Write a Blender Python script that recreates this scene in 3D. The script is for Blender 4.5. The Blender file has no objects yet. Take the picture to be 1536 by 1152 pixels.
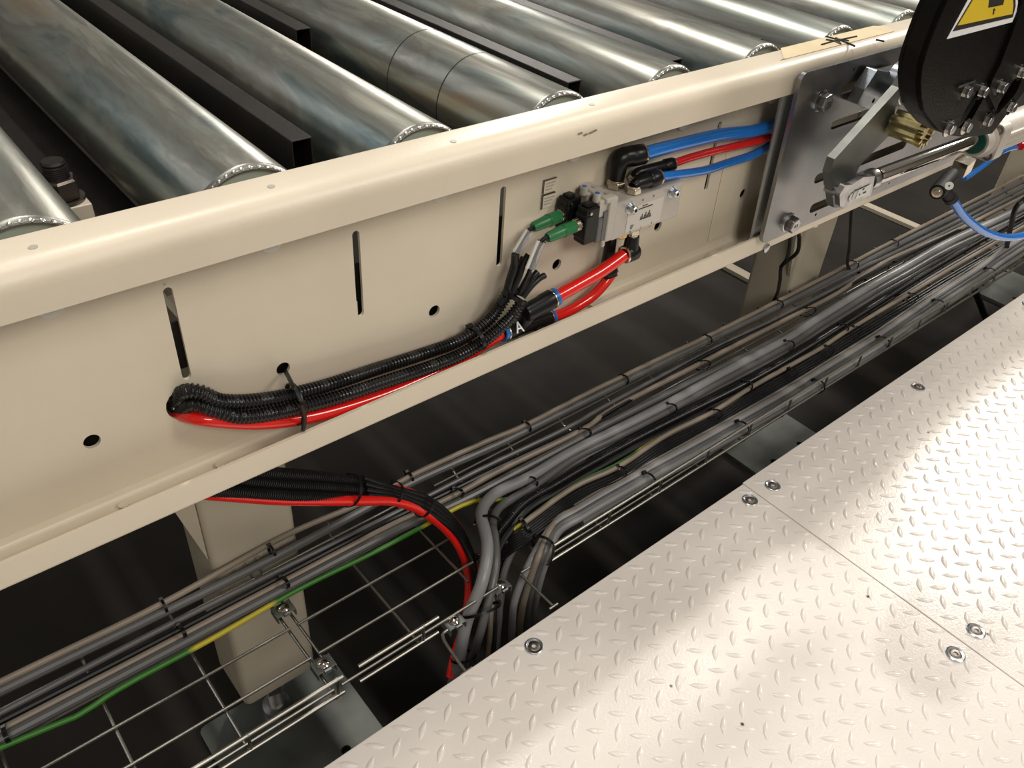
import bpy, bmesh, math, random
from mathutils import Vector, Matrix, Quaternion
random.seed(7)
SC = bpy.context.scene
COL = SC.collection
H = 1.28            # camera height above the hall floor; geometry below is written with z measured from the camera

# ------------------------------------------------------------------ camera
FPX = 1256.73
R3 = Matrix(((0.76840418, 0.35737765, -0.5308825), (-0.63701707, 0.50665509, -0.580956), (0.06135363, 0.78459024, 0.61697155)))
cam = bpy.data.cameras.new('camera'); camo = bpy.data.objects.new('camera', cam); COL.objects.link(camo)
cam.sensor_width = 36.0; cam.lens = FPX / 1536 * 36.0; cam.clip_start = 0.01
camo.matrix_world = Matrix.Translation((0, 0, H)) @ R3.to_4x4()
SC.camera = camo
SC.view_settings.view_transform = 'Standard'; SC.view_settings.look = 'None'
SC.view_settings.exposure = 0.0; SC.view_settings.gamma = 1.0; SC.view_settings.use_curve_mapping = False

# ------------------------------------------------------------------ world and lamps
w = bpy.data.worlds.new('hall_air'); SC.world = w; w.use_nodes = True
w.node_tree.nodes['Background'].inputs[0].default_value = (1.0, 0.95, 0.87, 1)
w.node_tree.nodes['Background'].inputs[1].default_value = 0.20

def lamp(name, loc, target, sx, sy, power, col=(1.0, 0.94, 0.86)):
    l = bpy.data.lights.new(name, 'AREA'); l.shape = 'RECTANGLE'; l.size = sx; l.size_y = sy; l.energy = power; l.color = col
    o = bpy.data.objects.new(name, l); COL.objects.link(o)
    loc = Vector((loc[0], loc[1], loc[2] + H)); t = Vector((target[0], target[1], target[2] + H))
    o.location = loc; o.rotation_euler = (t - loc).to_track_quat('-Z', 'Y').to_euler()
    return o
lamp('bay_or_fill_lamp', (4.75, 0.75, 1.78), (0.9, 0.3, -0.6), 0.5, 0.4, 78)
lamp('bay_or_fill_lamp', (2.15, 0.80, 1.40), (0.6, 0.3, -0.7), 0.20, 0.15, 10)
lamp('bay_or_fill_lamp', (2.3, -1.9, 2.4), (0.6, 0.5, -0.4), 0.9, 0.9, 42)
lamp('bay_or_fill_lamp', (3.40, 3.83, 1.42), (0.6, 0.5, -0.3), 0.5, 0.6, 36)
lamp('bay_or_fill_lamp', (-2.5, 3.5, 3.2), (0.4, 0.8, -0.4), 0.5, 2.4, 18, (0.95, 0.97, 1.0))
lamp('bay_or_fill_lamp', (-0.4, -2.4, 1.9), (0.3, 0.5, -0.5), 1.4, 0.8, 48)
lamp('bay_or_fill_lamp', (0.2, 0.1, 3.6), (0.4, 0.3, -0.5), 0.9, 0.9, 32)  # overhead fill added to brighten the rail top and tread plates
lamp('bay_or_fill_lamp', (1.0, 1.7, 3.4), (0.9, 1.0, -1.0), 0.13, 0.13, 55)

# ------------------------------------------------------------------ helpers
def at(px, py, x=None, y=None, z=None):
    d = R3 @ Vector((px - 768, 576 - py, -FPX))
    if x is not None: return d * (x / d.x)
    if y is not None: return d * (y / d.y)
    return d * (z / d.z)

def mat(name, col, rough=0.5, metal=0.0, spec=0.5, coat=0.0, noise=0.0, nscale=30.0, bump=0.0, bscale=200.0, stretch=(1, 1, 1), col2=None, trans=0.0, aniso=0.0, rnoise=0.0):
    m = bpy.data.materials.new(name); m.use_nodes = True
    nt = m.node_tree; b = nt.nodes['Principled BSDF']
    b.inputs['Base Color'].default_value = (*col, 1); b.inputs['Roughness'].default_value = rough
    b.inputs['Metallic'].default_value = metal; b.inputs['Specular IOR Level'].default_value = spec
    b.inputs['Coat Weight'].default_value = coat; b.inputs['Coat Roughness'].default_value = 0.08
    b.inputs['Transmission Weight'].default_value = trans
    b.inputs['Anisotropic'].default_value = aniso
    if noise or bump or rnoise:
        tc = nt.nodes.new('ShaderNodeTexCoord'); mp = nt.nodes.new('ShaderNodeMapping'); mp.inputs['Scale'].default_value = stretch
        nt.links.new(tc.outputs['Object'], mp.inputs[0])
    if noise:
        n = nt.nodes.new('ShaderNodeTexNoise'); n.inputs['Scale'].default_value = nscale; n.inputs['Detail'].default_value = 6
        nt.links.new(mp.outputs[0], n.inputs['Vector'])
        cr = nt.nodes.new('ShaderNodeValToRGB'); cr.color_ramp.elements[0].position = 0.35; cr.color_ramp.elements[1].position = 0.68
        c2 = col2 or tuple(c * (1 - noise) for c in col)
        cr.color_ramp.elements[0].color = (*c2, 1); cr.color_ramp.elements[1].color = (*col, 1)
        nt.links.new(n.outputs['Fac'], cr.inputs[0]); nt.links.new(cr.outputs[0], b.inputs['Base Color'])
    if rnoise:
        n3 = nt.nodes.new('ShaderNodeTexNoise'); n3.inputs['Scale'].default_value = nscale * 1.7; n3.inputs['Detail'].default_value = 5
        nt.links.new(mp.outputs[0], n3.inputs['Vector'])
        mr = nt.nodes.new('ShaderNodeMapRange'); mr.inputs[3].default_value = rough - rnoise; mr.inputs[4].default_value = rough + rnoise
        nt.links.new(n3.outputs['Fac'], mr.inputs[0]); nt.links.new(mr.outputs[0], b.inputs['Roughness'])
    if bump:
        n2 = nt.nodes.new('ShaderNodeTexNoise'); n2.inputs['Scale'].default_value = bscale; n2.inputs['Detail'].default_value = 2
        nt.links.new(tc.outputs['Object'], n2.inputs['Vector'])
        bp = nt.nodes.new('ShaderNodeBump'); bp.inputs['Strength'].default_value = bump; bp.inputs['Distance'].default_value = 0.001
        nt.links.new(n2.outputs['Fac'], bp.inputs['Height']); nt.links.new(bp.outputs[0], b.inputs['Normal'])
    return m

def paint(name, col, rough, speck=True, bump=0.25, bscale=260, coat=0.0):
    """powder coat: orange peel relief and a few dark specks"""
    m = mat(name, col, rough, 0, 0.5, coat, 0, 1, bump, bscale)
    nt = m.node_tree; b = nt.nodes['Principled BSDF']
    tc = nt.nodes.new('ShaderNodeTexCoord')
    v = nt.nodes.new('ShaderNodeTexVoronoi'); v.inputs['Scale'].default_value = 16; v.inputs['Randomness'].default_value = 1
    nt.links.new(tc.outputs['Object'], v.inputs['Vector'])
    r = nt.nodes.new('ShaderNodeValToRGB'); r.color_ramp.interpolation = 'LINEAR'
    r.color_ramp.elements[0].position = 0.022; r.color_ramp.elements[1].position = 0.045
    r.color_ramp.elements[0].color = (0.12, 0.09, 0.06, 1) if speck else (*col, 1); r.color_ramp.elements[1].color = (1, 1, 1, 1)
    nt.links.new(v.outputs['Distance'], r.inputs[0])
    n = nt.nodes.new('ShaderNodeTexNoise'); n.inputs['Scale'].default_value = 9; n.inputs['Detail'].default_value = 5
    nt.links.new(tc.outputs['Object'], n.inputs['Vector'])
    cr = nt.nodes.new('ShaderNodeValToRGB'); cr.color_ramp.elements[0].position = 0.3; cr.color_ramp.elements[1].position = 0.6
    cr.color_ramp.elements[0].color = (*[c * 0.93 for c in col], 1); cr.color_ramp.elements[1].color = (*col, 1)
    nt.links.new(n.outputs['Fac'], cr.inputs[0])
    mx = nt.nodes.new('ShaderNodeMix'); mx.data_type = 'RGBA'; mx.blend_type = 'MULTIPLY'; mx.inputs[0].default_value = 1.0 if speck else 0.0
    nt.links.new(cr.outputs[0], mx.inputs[6]); nt.links.new(r.outputs[0], mx.inputs[7]); nt.links.new(mx.outputs[2], b.inputs['Base Color'])
    return m

M = {}
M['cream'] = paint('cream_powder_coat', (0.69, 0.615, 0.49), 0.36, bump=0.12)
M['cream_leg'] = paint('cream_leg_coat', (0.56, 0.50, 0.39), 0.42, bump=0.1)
M['tread'] = paint('white_tread_coat', (0.765, 0.715, 0.665), 0.22, bump=0.25, bscale=420, coat=0.0)
M['roller'] = mat('zinc_roller_steel', (0.52, 0.49, 0.42), 0.33, 0.85, noise=1, nscale=9, col2=(0.23, 0.27, 0.26), stretch=(2.0, 0.30, 2.0), rnoise=0.09)
def roller_mat():
    m = mat('zinc_roller_steel', (0.4, 0.4, 0.4), 0.33, 0.85); nt = m.node_tree; b = nt.nodes['Principled BSDF']
    g = nt.nodes.new('ShaderNodeNewGeometry'); mp = nt.nodes.new('ShaderNodeMapping'); mp.inputs['Scale'].default_value = (9, 1.6, 9)
    n = nt.nodes.new('ShaderNodeTexNoise'); n.inputs['Scale'].default_value = 2.6; n.inputs['Detail'].default_value = 8; n.inputs['Roughness'].default_value = 0.6; n.inputs['Distortion'].default_value = 0.6
    nt.links.new(g.outputs['Position'], mp.inputs[0]); nt.links.new(mp.outputs[0], n.inputs['Vector'])
    cr = nt.nodes.new('ShaderNodeValToRGB'); e = cr.color_ramp.elements; e[0].position = 0.32; e[1].position = 0.70
    e[0].color = (0.125, 0.16, 0.16, 1); e[1].color = (0.34, 0.275, 0.20, 1)
    for p, c in ((0.45, (0.27, 0.29, 0.26, 1)), (0.53, (0.23, 0.225, 0.20, 1)), (0.60, (0.33, 0.335, 0.295, 1))):
        k = e.new(p); k.color = c
    nt.links.new(n.outputs['Fac'], cr.inputs[0]); nt.links.new(cr.outputs[0], b.inputs['Base Color'])
    mp2 = nt.nodes.new('ShaderNodeMapping'); mp2.inputs['Scale'].default_value = (140, 2.5, 140)
    n2 = nt.nodes.new('ShaderNodeTexNoise'); n2.inputs['Scale'].default_value = 1.0; n2.inputs['Detail'].default_value = 4
    nt.links.new(g.outputs['Position'], mp2.inputs[0]); nt.links.new(mp2.outputs[0], n2.inputs['Vector'])
    mr = nt.nodes.new('ShaderNodeMapRange'); mr.inputs[3].default_value = 0.22; mr.inputs[4].default_value = 0.46
    nt.links.new(n2.outputs['Fac'], mr.inputs[0]); nt.links.new(mr.outputs[0], b.inputs['Roughness'])
    return m
M['roller'] = roller_mat()
M['zinc'] = mat('bright_zinc', (0.62, 0.64, 0.66), 0.28, 1.0, noise=1, nscale=10, col2=(0.42, 0.45, 0.48), rnoise=0.08)
M['zinc_iri'] = mat('blue_zinc_plate', (0.42, 0.38, 0.38), 0.31, 1.0, noise=1, nscale=6, col2=(0.20, 0.225, 0.235), rnoise=0.05)
M['raw_steel'] = mat('grey_raw_steel', (0.25, 0.26, 0.245), 0.5, 0.9, noise=0.25, nscale=25, rnoise=0.06)
M['strip'] = mat('zinc_strip_steel', (0.42, 0.43, 0.42), 0.5, 0.6)
M['steel'] = mat('bolt_steel', (0.55, 0.55, 0.56), 0.28, 1.0, noise=0.3, nscale=80)
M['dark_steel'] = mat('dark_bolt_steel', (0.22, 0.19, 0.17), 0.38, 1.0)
M['chrome'] = mat('chromed_rod', (0.62, 0.58, 0.53), 0.09, 1.0)
M['wire'] = mat('galvanised_wire', (0.40, 0.39, 0.35), 0.38, 1.0)
M['base_plate'] = mat('grey_base_steel', (0.22, 0.235, 0.22), 0.35, 0.5, noise=0.4, nscale=12)
M['disc'] = mat('greenish_end_disc', (0.34, 0.38, 0.33), 0.45, 0.2)
M['black_bar'] = mat('black_painted_steel', (0.016, 0.013, 0.011), 0.5, 0, 0.35, noise=0.4, nscale=20, bump=0.3, bscale=300)
M['black'] = mat('black_plastic', (0.006, 0.006, 0.0065), 0.32, 0, 0.3)
M['matt_black'] = mat('matt_black_plastic', (0.006, 0.006, 0.006), 0.6, 0, 0.25)
M['conduit'] = mat('black_corrugated_plastic', (0.009, 0.009, 0.0095), 0.27, 0, 0.5)
M['black_cable'] = mat('black_cable_jacket', (0.006, 0.006, 0.0065), 0.36, 0, 0.4)
M['guard'] = mat('black_guard_paint', (0.0050, 0.0042, 0.0032), 0.38, 0, 0.16, noise=0.3, nscale=14, bump=0.25, bscale=400)
M['grey_cable'] = mat('grey_cable_jacket', (0.125, 0.122, 0.122), 0.34, noise=0.25, nscale=9)
M['light_grey_cable'] = mat('light_grey_cable_jacket', (0.27, 0.27, 0.28), 0.34, noise=0.25, nscale=9)
M['beige_cable'] = mat('beige_cable_jacket', (0.27, 0.225, 0.175), 0.42, noise=0.25, nscale=9)
M['red'] = mat('red_hose', (0.74, 0.014, 0.010), 0.16, 0, 0.5, coat=0.4)
M['red_dark'] = mat('red_hose_low', (0.60, 0.013, 0.010), 0.2, 0, 0.5, coat=0.3)
M['blue'] = mat('blue_hose', (0.012, 0.17, 0.60), 0.16, 0, 0.5, coat=0.4)
M['blue_ring'] = mat('blue_release_ring', (0.01, 0.14, 0.50), 0.3)
M['alu'] = mat('anodised_aluminium', (0.50, 0.47, 0.43), 0.42, 0.35, noise=0.08, nscale=60)
M['pilot'] = mat('light_grey_plastic', (0.46, 0.43, 0.38), 0.45)
M['label_white'] = mat('white_label', (0.70, 0.70, 0.66), 0.5)
M['label_grey'] = mat('grey_print_label', (0.55, 0.52, 0.47), 0.45)
M['ink'] = mat('black_print', (0.02, 0.018, 0.016), 0.5)
M['white_print'] = mat('white_print', (0.8, 0.8, 0.8), 0.5)
M['nickel'] = mat('nickel_brass', (0.66, 0.60, 0.48), 0.2, 1.0)
M['brass'] = mat('brass', (0.62, 0.42, 0.16), 0.25, 1.0)
M['yellow_zinc'] = mat('yellow_zinc', (0.62, 0.52, 0.25), 0.25, 1.0, noise=0.3, nscale=50)
M['green'] = mat('green_connector', (0.02, 0.16, 0.052), 0.35)
M['green_seal'] = mat('green_seal', (0.004, 0.05, 0.035), 0.3)
M['yellow'] = mat('warning_yellow', (0.72, 0.52, 0.03), 0.4)
M['tape'] = mat('masking_tape', (0.72, 0.60, 0.38), 0.6, noise=0.12, nscale=25)
M['film'] = mat('peeling_film', (0.72, 0.66, 0.58), 0.45)
M['cyl'] = mat('grey_cylinder_alu', (0.50, 0.46, 0.41), 0.5, 0.3)
M['sleeve'] = mat('clear_label_sleeve', (0.85, 0.85, 0.88), 0.12, 0, 0.5, trans=0.75)
M['floor'] = mat('dark_hall_floor', (0.026, 0.022, 0.018), 0.6, 0, 0.2, noise=0.5, nscale=3.5, rnoise=0.1)

def gy_cable():
    m = mat('green_yellow_jacket', (0.05, 0.2, 0.02), 0.4)
    nt = m.node_tree; b = nt.nodes['Principled BSDF']
    tc = nt.nodes.new('ShaderNodeTexCoord'); wv = nt.nodes.new('ShaderNodeTexWave'); wv.bands_direction = 'X'
    wv.inputs['Scale'].default_value = 0.95; wv.inputs['Distortion'].default_value = 1.0; wv.inputs['Phase Offset'].default_value = -0.2
    nt.links.new(tc.outputs['Object'], wv.inputs['Vector'])
    cr = nt.nodes.new('ShaderNodeValToRGB'); cr.color_ramp.elements[0].position = 0.72; cr.color_ramp.elements[1].position = 0.80
    cr.color_ramp.elements[0].color = (0.035, 0.17, 0.015, 1); cr.color_ramp.elements[1].color = (0.50, 0.42, 0.02, 1)
    nt.links.new(wv.outputs['Fac'], cr.inputs[0]); nt.links.new(cr.outputs[0], b.inputs['Base Color'])
    return m
M['green_yellow'] = gy_cable()

class B:
    """collects shapes; build() links them as one mesh object"""
    def __init__(s): s.v = []; s.f = []
    def raw(s, v, f):
        o = len(s.v); s.v += [Vector(p) for p in v]; s.f += [tuple(i + o for i in q) for q in f]; return s
    def box(s, x0, x1, y0, y1, z0, z1, m=None):
        v = [Vector((x, y, z)) for x in (x0, x1) for y in (y0, y1) for z in (z0, z1)]
        if m is not None: v = [m @ p for p in v]
        return s.raw(v, [(0, 1, 3, 2), (4, 6, 7, 5), (0, 4, 5, 1), (2, 3, 7, 6), (0, 2, 6, 4), (1, 5, 7, 3)])
    def lathe(s, p0, d, prof, n=24, caps=True, rot=0.0):
        p0 = Vector(p0); d = Vector(d).normalized(); a = d.orthogonal().normalized()
        if abs(d.z) < 0.9: a = d.cross(Vector((0, 0, 1))).normalized()
        b = d.cross(a); v = []; f = []
        for t, r in prof:
            for k in range(n):
                an = 2 * math.pi * k / n + rot; v.append(p0 + d * t + (a * math.cos(an) + b * math.sin(an)) * r)
        for i in range(len(prof) - 1):
            for k in range(n): f.append((i * n + k, i * n + (k + 1) % n, (i + 1) * n + (k + 1) % n, (i + 1) * n + k))
        if caps:
            f.append(tuple(range(n - 1, -1, -1))); f.append(tuple((len(prof) - 1) * n + k for k in range(n)))
        return s.raw(v, f)
    def cyl(s, p0, p1, r0, r1=None, n=20, rot=0.0):
        p0 = Vector(p0); p1 = Vector(p1)
        return s.lathe(p0, p1 - p0, [(0, r0), ((p1 - p0).length, r0 if r1 is None else r1)], n, True, rot)
    def sweep(s, pts, r, n=10, rad=None, caps=True):
        """tube through pts with rotation-minimising frames; rad(i) may vary the radius"""
        P = [Vector(p) for p in pts]; N = len(P); v = []; f = []
        T = [(P[min(i + 1, N - 1)] - P[max(i - 1, 0)]).normalized() for i in range(N)]
        a = T[0].cross(Vector((0, 0, 1)));
        if a.length < 0.05: a = T[0].cross(Vector((1, 0, 0)))
        a.normalize()
        for i in range(N):
            a = (a - T[i] * a.dot(T[i])).normalized(); b = T[i].cross(a)
            rr = r if rad is None else rad(i)
            for k in range(n):
                an = 2 * math.pi * k / n; v.append(P[i] + (a * math.cos(an) + b * math.sin(an)) * rr)
        for i in range(N - 1):
            for k in range(n): f.append((i * n + k, i * n + (k + 1) % n, (i + 1) * n + (k + 1) % n, (i + 1) * n + k))
        if caps:
            f.append(tuple(range(n - 1, -1, -1))); f.append(tuple((N - 1) * n + k for k in range(n)))
        return s.raw(v, f)
    def extrude_x(s, prof, x0, x1):
        """closed (y, z) profile extruded along x"""
        n = len(prof); v = [(x0, y, z) for y, z in prof] + [(x1, y, z) for y, z in prof]
        f = [(i, (i + 1) % n, n + (i + 1) % n, n + i) for i in range(n)] + [tuple(range(n - 1, -1, -1)), tuple(range(n, 2 * n))]
        return s.raw(v, f)
    def build(s, name, m, parent=None, smooth=True, bevel=0.0, ang=35):
        me = bpy.data.meshes.new(name); me.from_pydata([tuple(p) for p in s.v], [], s.f); me.validate()
        bm = bmesh.new(); bm.from_mesh(me); bmesh.ops.recalc_face_normals(bm, faces=bm.faces); bm.to_mesh(me); bm.free()
        if smooth:
            me.polygons.foreach_set('use_smooth', [True] * len(me.polygons)); me.set_sharp_from_angle(angle=math.radians(ang))
        me.materials.append(m)
        o = bpy.data.objects.new(name, me); COL.objects.link(o)
        if parent is not None:
            o.parent = parent; root = parent
            off = Vector(parent.location)
            while root.parent: root = root.parent; off += Vector(root.location)
            me.transform(Matrix.Translation(-off))
        if bevel:
            bv = o.modifiers.new('edge', 'BEVEL'); bv.width = bevel; bv.segments = 2; bv.limit_method = 'ANGLE'; bv.angle_limit = math.radians(40)
        return o

def plate(outer, holes, t, mapf):
    """flat plate with holes: outlines in (u, v), thickness t along w, mapf(u, v, w) -> point; returns B"""
    cu = bpy.data.curves.new('tmp', 'CURVE'); cu.dimensions = '2D'; cu.fill_mode = 'BOTH'; cu.extrude = t / 2
    for lp in [outer] + holes:
        sp = cu.splines.new('POLY'); sp.points.add(len(lp) - 1)
        for i, (u, v) in enumerate(lp): sp.points[i].co = (u, v, 0, 1)
        sp.use_cyclic_u = True
    o = bpy.data.objects.new('tmp', cu); COL.objects.link(o)
    dg = bpy.context.evaluated_depsgraph_get(); dg.update()
    me = bpy.data.meshes.new_from_object(o.evaluated_get(dg))
    b = B().raw([mapf(v.co.x, v.co.y, v.co.z) for v in me.vertices], [tuple(p.vertices) for p in me.polygons])
    bpy.data.objects.remove(o); bpy.data.curves.remove(cu); bpy.data.meshes.remove(me)
    # weld
    return b

def slot(u0, v0, u1, v1, r, n=8):
    """rounded slot from centre (u0, v0) to (u1, v1)"""
    a = math.atan2(v1 - v0, u1 - u0); L = []
    for k in range(n + 1): t = a - math.pi / 2 + math.pi * k / n; L.append((u1 + r * math.cos(t), v1 + r * math.sin(t)))
    for k in range(n + 1): t = a + math.pi / 2 + math.pi * k / n; L.append((u0 + r * math.cos(t), v0 + r * math.sin(t)))
    return L
def circle(u, v, r, n=20): return [(u + r * math.cos(2 * math.pi * k / n), v + r * math.sin(2 * math.pi * k / n)) for k in range(n)]
def rounded(u0, v0, u1, v1, r, n=5):
    L = []
    for (cx, cy, a0) in ((u1 - r, v0 + r, -90), (u1 - r, v1 - r, 0), (u0 + r, v1 - r, 90), (u0 + r, v0 + r, 180)):
        for k in range(n + 1): t = math.radians(a0 + 90 * k / n); L.append((cx + r * math.cos(t), cy + r * math.sin(t)))
    return L
def spline(P, step=0.006):
    """Catmull-Rom through P, resampled at about `step`"""
    P = [Vector(p) for p in P]; Q = [P[0] * 2 - P[1]] + P + [P[-1] * 2 - P[-2]]; out = []
    for i in range(1, len(Q) - 2):
        a, b, c, d = Q[i - 1], Q[i], Q[i + 1], Q[i + 2]; n = max(2, int((c - b).length / step))
        for k in range(n):
            t = k / n; out.append(0.5 * ((2 * b) + (c - a) * t + (2 * a - 5 * b + 4 * c - d) * t * t + (3 * b - a - 3 * c + d) * t ** 3))
    out.append(P[-1]); return out
def even(P, step):
    """points at exact even spacing along a polyline"""
    out = [P[0].copy()]; acc = 0.0
    for i in range(len(P) - 1):
        a, b = P[i], P[i + 1]; L = (b - a).length; t = step - acc
        while t <= L: out.append(a.lerp(b, t / L)); t += step
        acc = L - (t - step)
    return out

def tag(o, label=None, cat=None, group=None, kind=None):
    if label: o['label'] = label
    if cat: o['category'] = cat
    if group: o['group'] = group
    if kind: o['kind'] = kind
    return o
def thing(name, label, cat, loc, group=None):
    o = bpy.data.objects.new(name, None); COL.objects.link(o); o.location = loc; o.empty_display_size = 0.02
    return tag(o, label, cat, group)
def text(s, size, origin, ux, uy, m, name, parent, t=0.0003, align='CENTER'):
    """flat lettering as mesh, origin with right vector ux and up vector uy"""
    cu = bpy.data.curves.new('tmp', 'FONT'); cu.body = s; cu.size = size; cu.align_x = align; cu.align_y = 'CENTER'; cu.extrude = t / 2; cu.resolution_u = 3
    o = bpy.data.objects.new('tmp', cu); COL.objects.link(o)
    dg = bpy.context.evaluated_depsgraph_get(); dg.update()
    me = bpy.data.meshes.new_from_object(o.evaluated_get(dg)); ux = Vector(ux).normalized(); uy = Vector(uy).normalized(); uz = ux.cross(uy); origin = Vector(origin)
    b = B().raw([origin + ux * v.co.x + uy * v.co.y + uz * v.co.z for v in me.vertices], [tuple(p.vertices) for p in me.polygons])
    bpy.data.objects.remove(o); bpy.data.curves.remove(cu); bpy.data.meshes.remove(me)
    return b.build(name, m, parent, smooth=False)
def hexbolt(b_head, p, d, r, h, washer=None, rot=0.3):
    """hex head standing on p along d"""
    p = Vector(p); d = Vector(d).normalized()
    b_head.lathe(p, d, [(0, r), (h * 0.82, r), (h, r * 0.86)], 6, True, rot)

# ------------------------------------------------------------------ hall floor
fl = B().box(-4, 9, -3, 7, -H - 0.03, -H).build('floor', M['floor'], smooth=False); fl['kind'] = 'structure'

M['wall'] = mat('hall_wall', (0.42, 0.40, 0.36), 0.7)
for nm, a in (('wall_back', (-4, 9, 7, 7.1)), ('wall_front', (-4, 9, -3.1, -3)), ('wall_left', (-4.1, -4, -3, 7)), ('wall_right', (9, 9.1, -3, 7))):
    B().box(a[0], a[1], a[2], a[3], -H, 5 - H).build(nm, M['wall'], smooth=False)['kind'] = 'structure'

# ------------------------------------------------------------------ near side frame (open C channel)
X0, X1 = -0.55, 3.6
FR = thing('side_frame', 'long cream powder-coated steel channel carrying the near ends of the rollers', 'conveyor frame', (0, 0.54, -0.504))
def arc(cy, cz, r, a0, a1, n=6): return [(cy + r * math.cos(math.radians(a0 + (a1 - a0) * k / n)), cz + r * math.sin(math.radians(a0 + (a1 - a0) * k / n))) for k in range(n + 1)]
top_out = arc(0.517, -0.282, 0.017, 180, 90) + arc(0.538, -0.270, 0.005, 90, 0)
top_in = arc(0.538, -0.273, 0.002, 0, 90) + arc(0.517, -0.282, 0.014, 90, 180)
B().extrude_x([(0.50, -0.299)] + top_out + [(0.543, -0.30), (0.540, -0.30)] + top_in + [(0.503, -0.299)], X0, X1).build('top_flange', M['cream'], FR)
web = rounded(X0, -0.4945, X1, -0.300, 0.0005, 1)
holes = []
for i in range(-3, 23):
    hx = 0.0756 + 0.1559 * i
    if abs(hx - 0.60) > 0.001: holes.append(circle(hx, -0.4378, 0.0062))
    sx = 0.153 + 0.1555 * i
    if not 0.57 < sx < 0.68: holes.append(slot(sx, -0.334, sx, -0.4105, 0.0034))
holes.append(slot(0.1475, -0.4350, 0.1490, -0.4350, 0.0155))
plate(web, holes, 0.003, lambda u, v, w_: Vector((u, 0.5415 + w_, v))).build('web', M['cream'], FR, smooth=False)
bo = arc(0.536, -0.497, 0.007, 0, -90) + arc(0.504, -0.500, 0.004, 270, 180)
bi = [(0.503, -0.500)] + arc(0.535, -0.4965, 0.004, -90, 0)
B().extrude_x([(0.540, -0.4935)] + [(0.543, -0.4935)] + bo + [(0.500, -0.4785), (0.5032, -0.4785)] + bi, X0, X1).build('bottom_flange', M['cream'], FR)
for i in range(-2, 20):
    x = 0.0765 + 0.1573 * i
    b = B(); b.lathe((x, 0.540, -0.316), (0, -1, 0), [(0, 0.0095), (0.0035, 0.0095), (0.0045, 0.0085)], 20)
    s = b.build('axle_screw', M['label_white'], FR)
    if i == -2: s['label'] = 'pale disc head of a roller axle screw'
# small drain plugs on the inner face of the bottom flange
for (px, py) in ((185, 757), (330, 697)):
    p = at(px, py, z=-0.4985); B().cyl(p, p + Vector((0, 0, 0.0006)), 0.004, n=10).build('paint_blob', M['cream'], FR)
for (px, py) in ((50, 371), (407, 280), (680, 212), (888, 157)):
    p = at(px, py, z=-0.265); b = B(); b.cyl(p, p + Vector((0, 0, 0.0004)), 0.0028, n=14); b.build('hole_plug', M['cyl'], FR)['label'] = 'small grey round plug in the top of the rail'
# chipped lettering spot on the front lip
b = B()
for (px, py) in ((870, 200), (878, 202), (886, 199), (892, 196)):
    p = at(px, py, y=0.4997); b.raw([p + Vector((-.003, -.0003, .0008)), p + Vector((.002, -.0003, .0012)), p + Vector((.0035, -.0003, -.0006)), p + Vector((-.001, -.0003, -.0014))], [(0, 1, 2, 3)])
b.build('paint_chip', M['beige_cable'], FR, smooth=False)
for a, c in ((X0, 0.125), (0.192, X1)):  # unseen black strips added behind the web to darken its slots and holes
    B().box(a, c, 0.5555, 0.5575, -0.492, -0.3705).build('slot_dark_backing', M['black_bar'], FR, smooth=False)
B().box(0.125, 0.192, 0.5555, 0.5575, -0.4140, -0.3705).build('slot_dark_backing', M['black_bar'], FR, smooth=False)
# small makers' plates on the web
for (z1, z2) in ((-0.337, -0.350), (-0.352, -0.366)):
    o = B().box(0.513, 0.531, 0.5388, 0.5402, z2, z1).build('name_plate', M['cream'], FR, smooth=False)
    b = B()
    for k in range(3): b.box(0.516, 0.528 - 0.002 * k, 0.5384, 0.5389, z1 - 0.0042 - 0.003 * k, z1 - 0.003 - 0.003 * k)
    b.build('print', M['cyl'], o, smooth=False)
    b = B(); b.box(0.5124, 0.5132, 0.5378, 0.5402, z2, z1); b.box(0.5124, 0.5290, 0.5378, 0.5402, z1, z1 + 0.0006); b.build('painted_edge_shadow', M['dark_steel'], FR, smooth=False)  # dark strips stand in for the shadow along the plate's left and top edges
sp0, sp1 = at(1076, 300, y=.5395), at(1060, 366, y=.5395)
B().raw([(x, y, z) for y in (0.5385, 0.5400) for (x, z) in ((sp0.x - .004, -.345), (sp1.x, -.488), (.835, -.490), (.835, -.345))], [(0, 1, 2, 3), (7, 6, 5, 4), (0, 4, 5, 1), (1, 5, 6, 2), (2, 6, 7, 3), (3, 7, 4, 0)]).build('splice_plate', M['cream'], FR, smooth=False, bevel=0.0008)
# bracket bolts seen under the bottom lip
for (px, py) in ((1157, 352), (1233, 338), (1322, 296)):
    p = at(px, py, z=-0.5045); B().cyl(p + Vector((0, 0.012, 0)), p + Vector((0, 0.012, -0.006)), 0.006, n=6).build('bolt', M['cream'], FR)

# far side frame
FF = thing('side_frame', 'far cream steel channel carrying the other ends of the rollers', 'conveyor frame', (0, 1.9, -0.504))
B().extrude_x([(1.865, -0.300), (1.862, -0.300), (1.862, -0.273), (1.870, -0.265), (1.900, -0.265), (1.908, -0.273), (1.908, -0.300), (1.905, -0.300), (1.905, -0.275), (1.900, -0.268), (1.870, -0.268), (1.865, -0.275)], X0 - 1, X1).build('top_flange', M['cream'], FF)
B().box(X0 - 1, X1, 1.862, 1.865, -0.50, -0.30).build('web', M['cream'], FF, smooth=False)
B().box(X0 - 1, X1, 1.865, 1.908, -0.504, -0.50).build('bottom_flange', M['cream'], FF, smooth=False)

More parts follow.
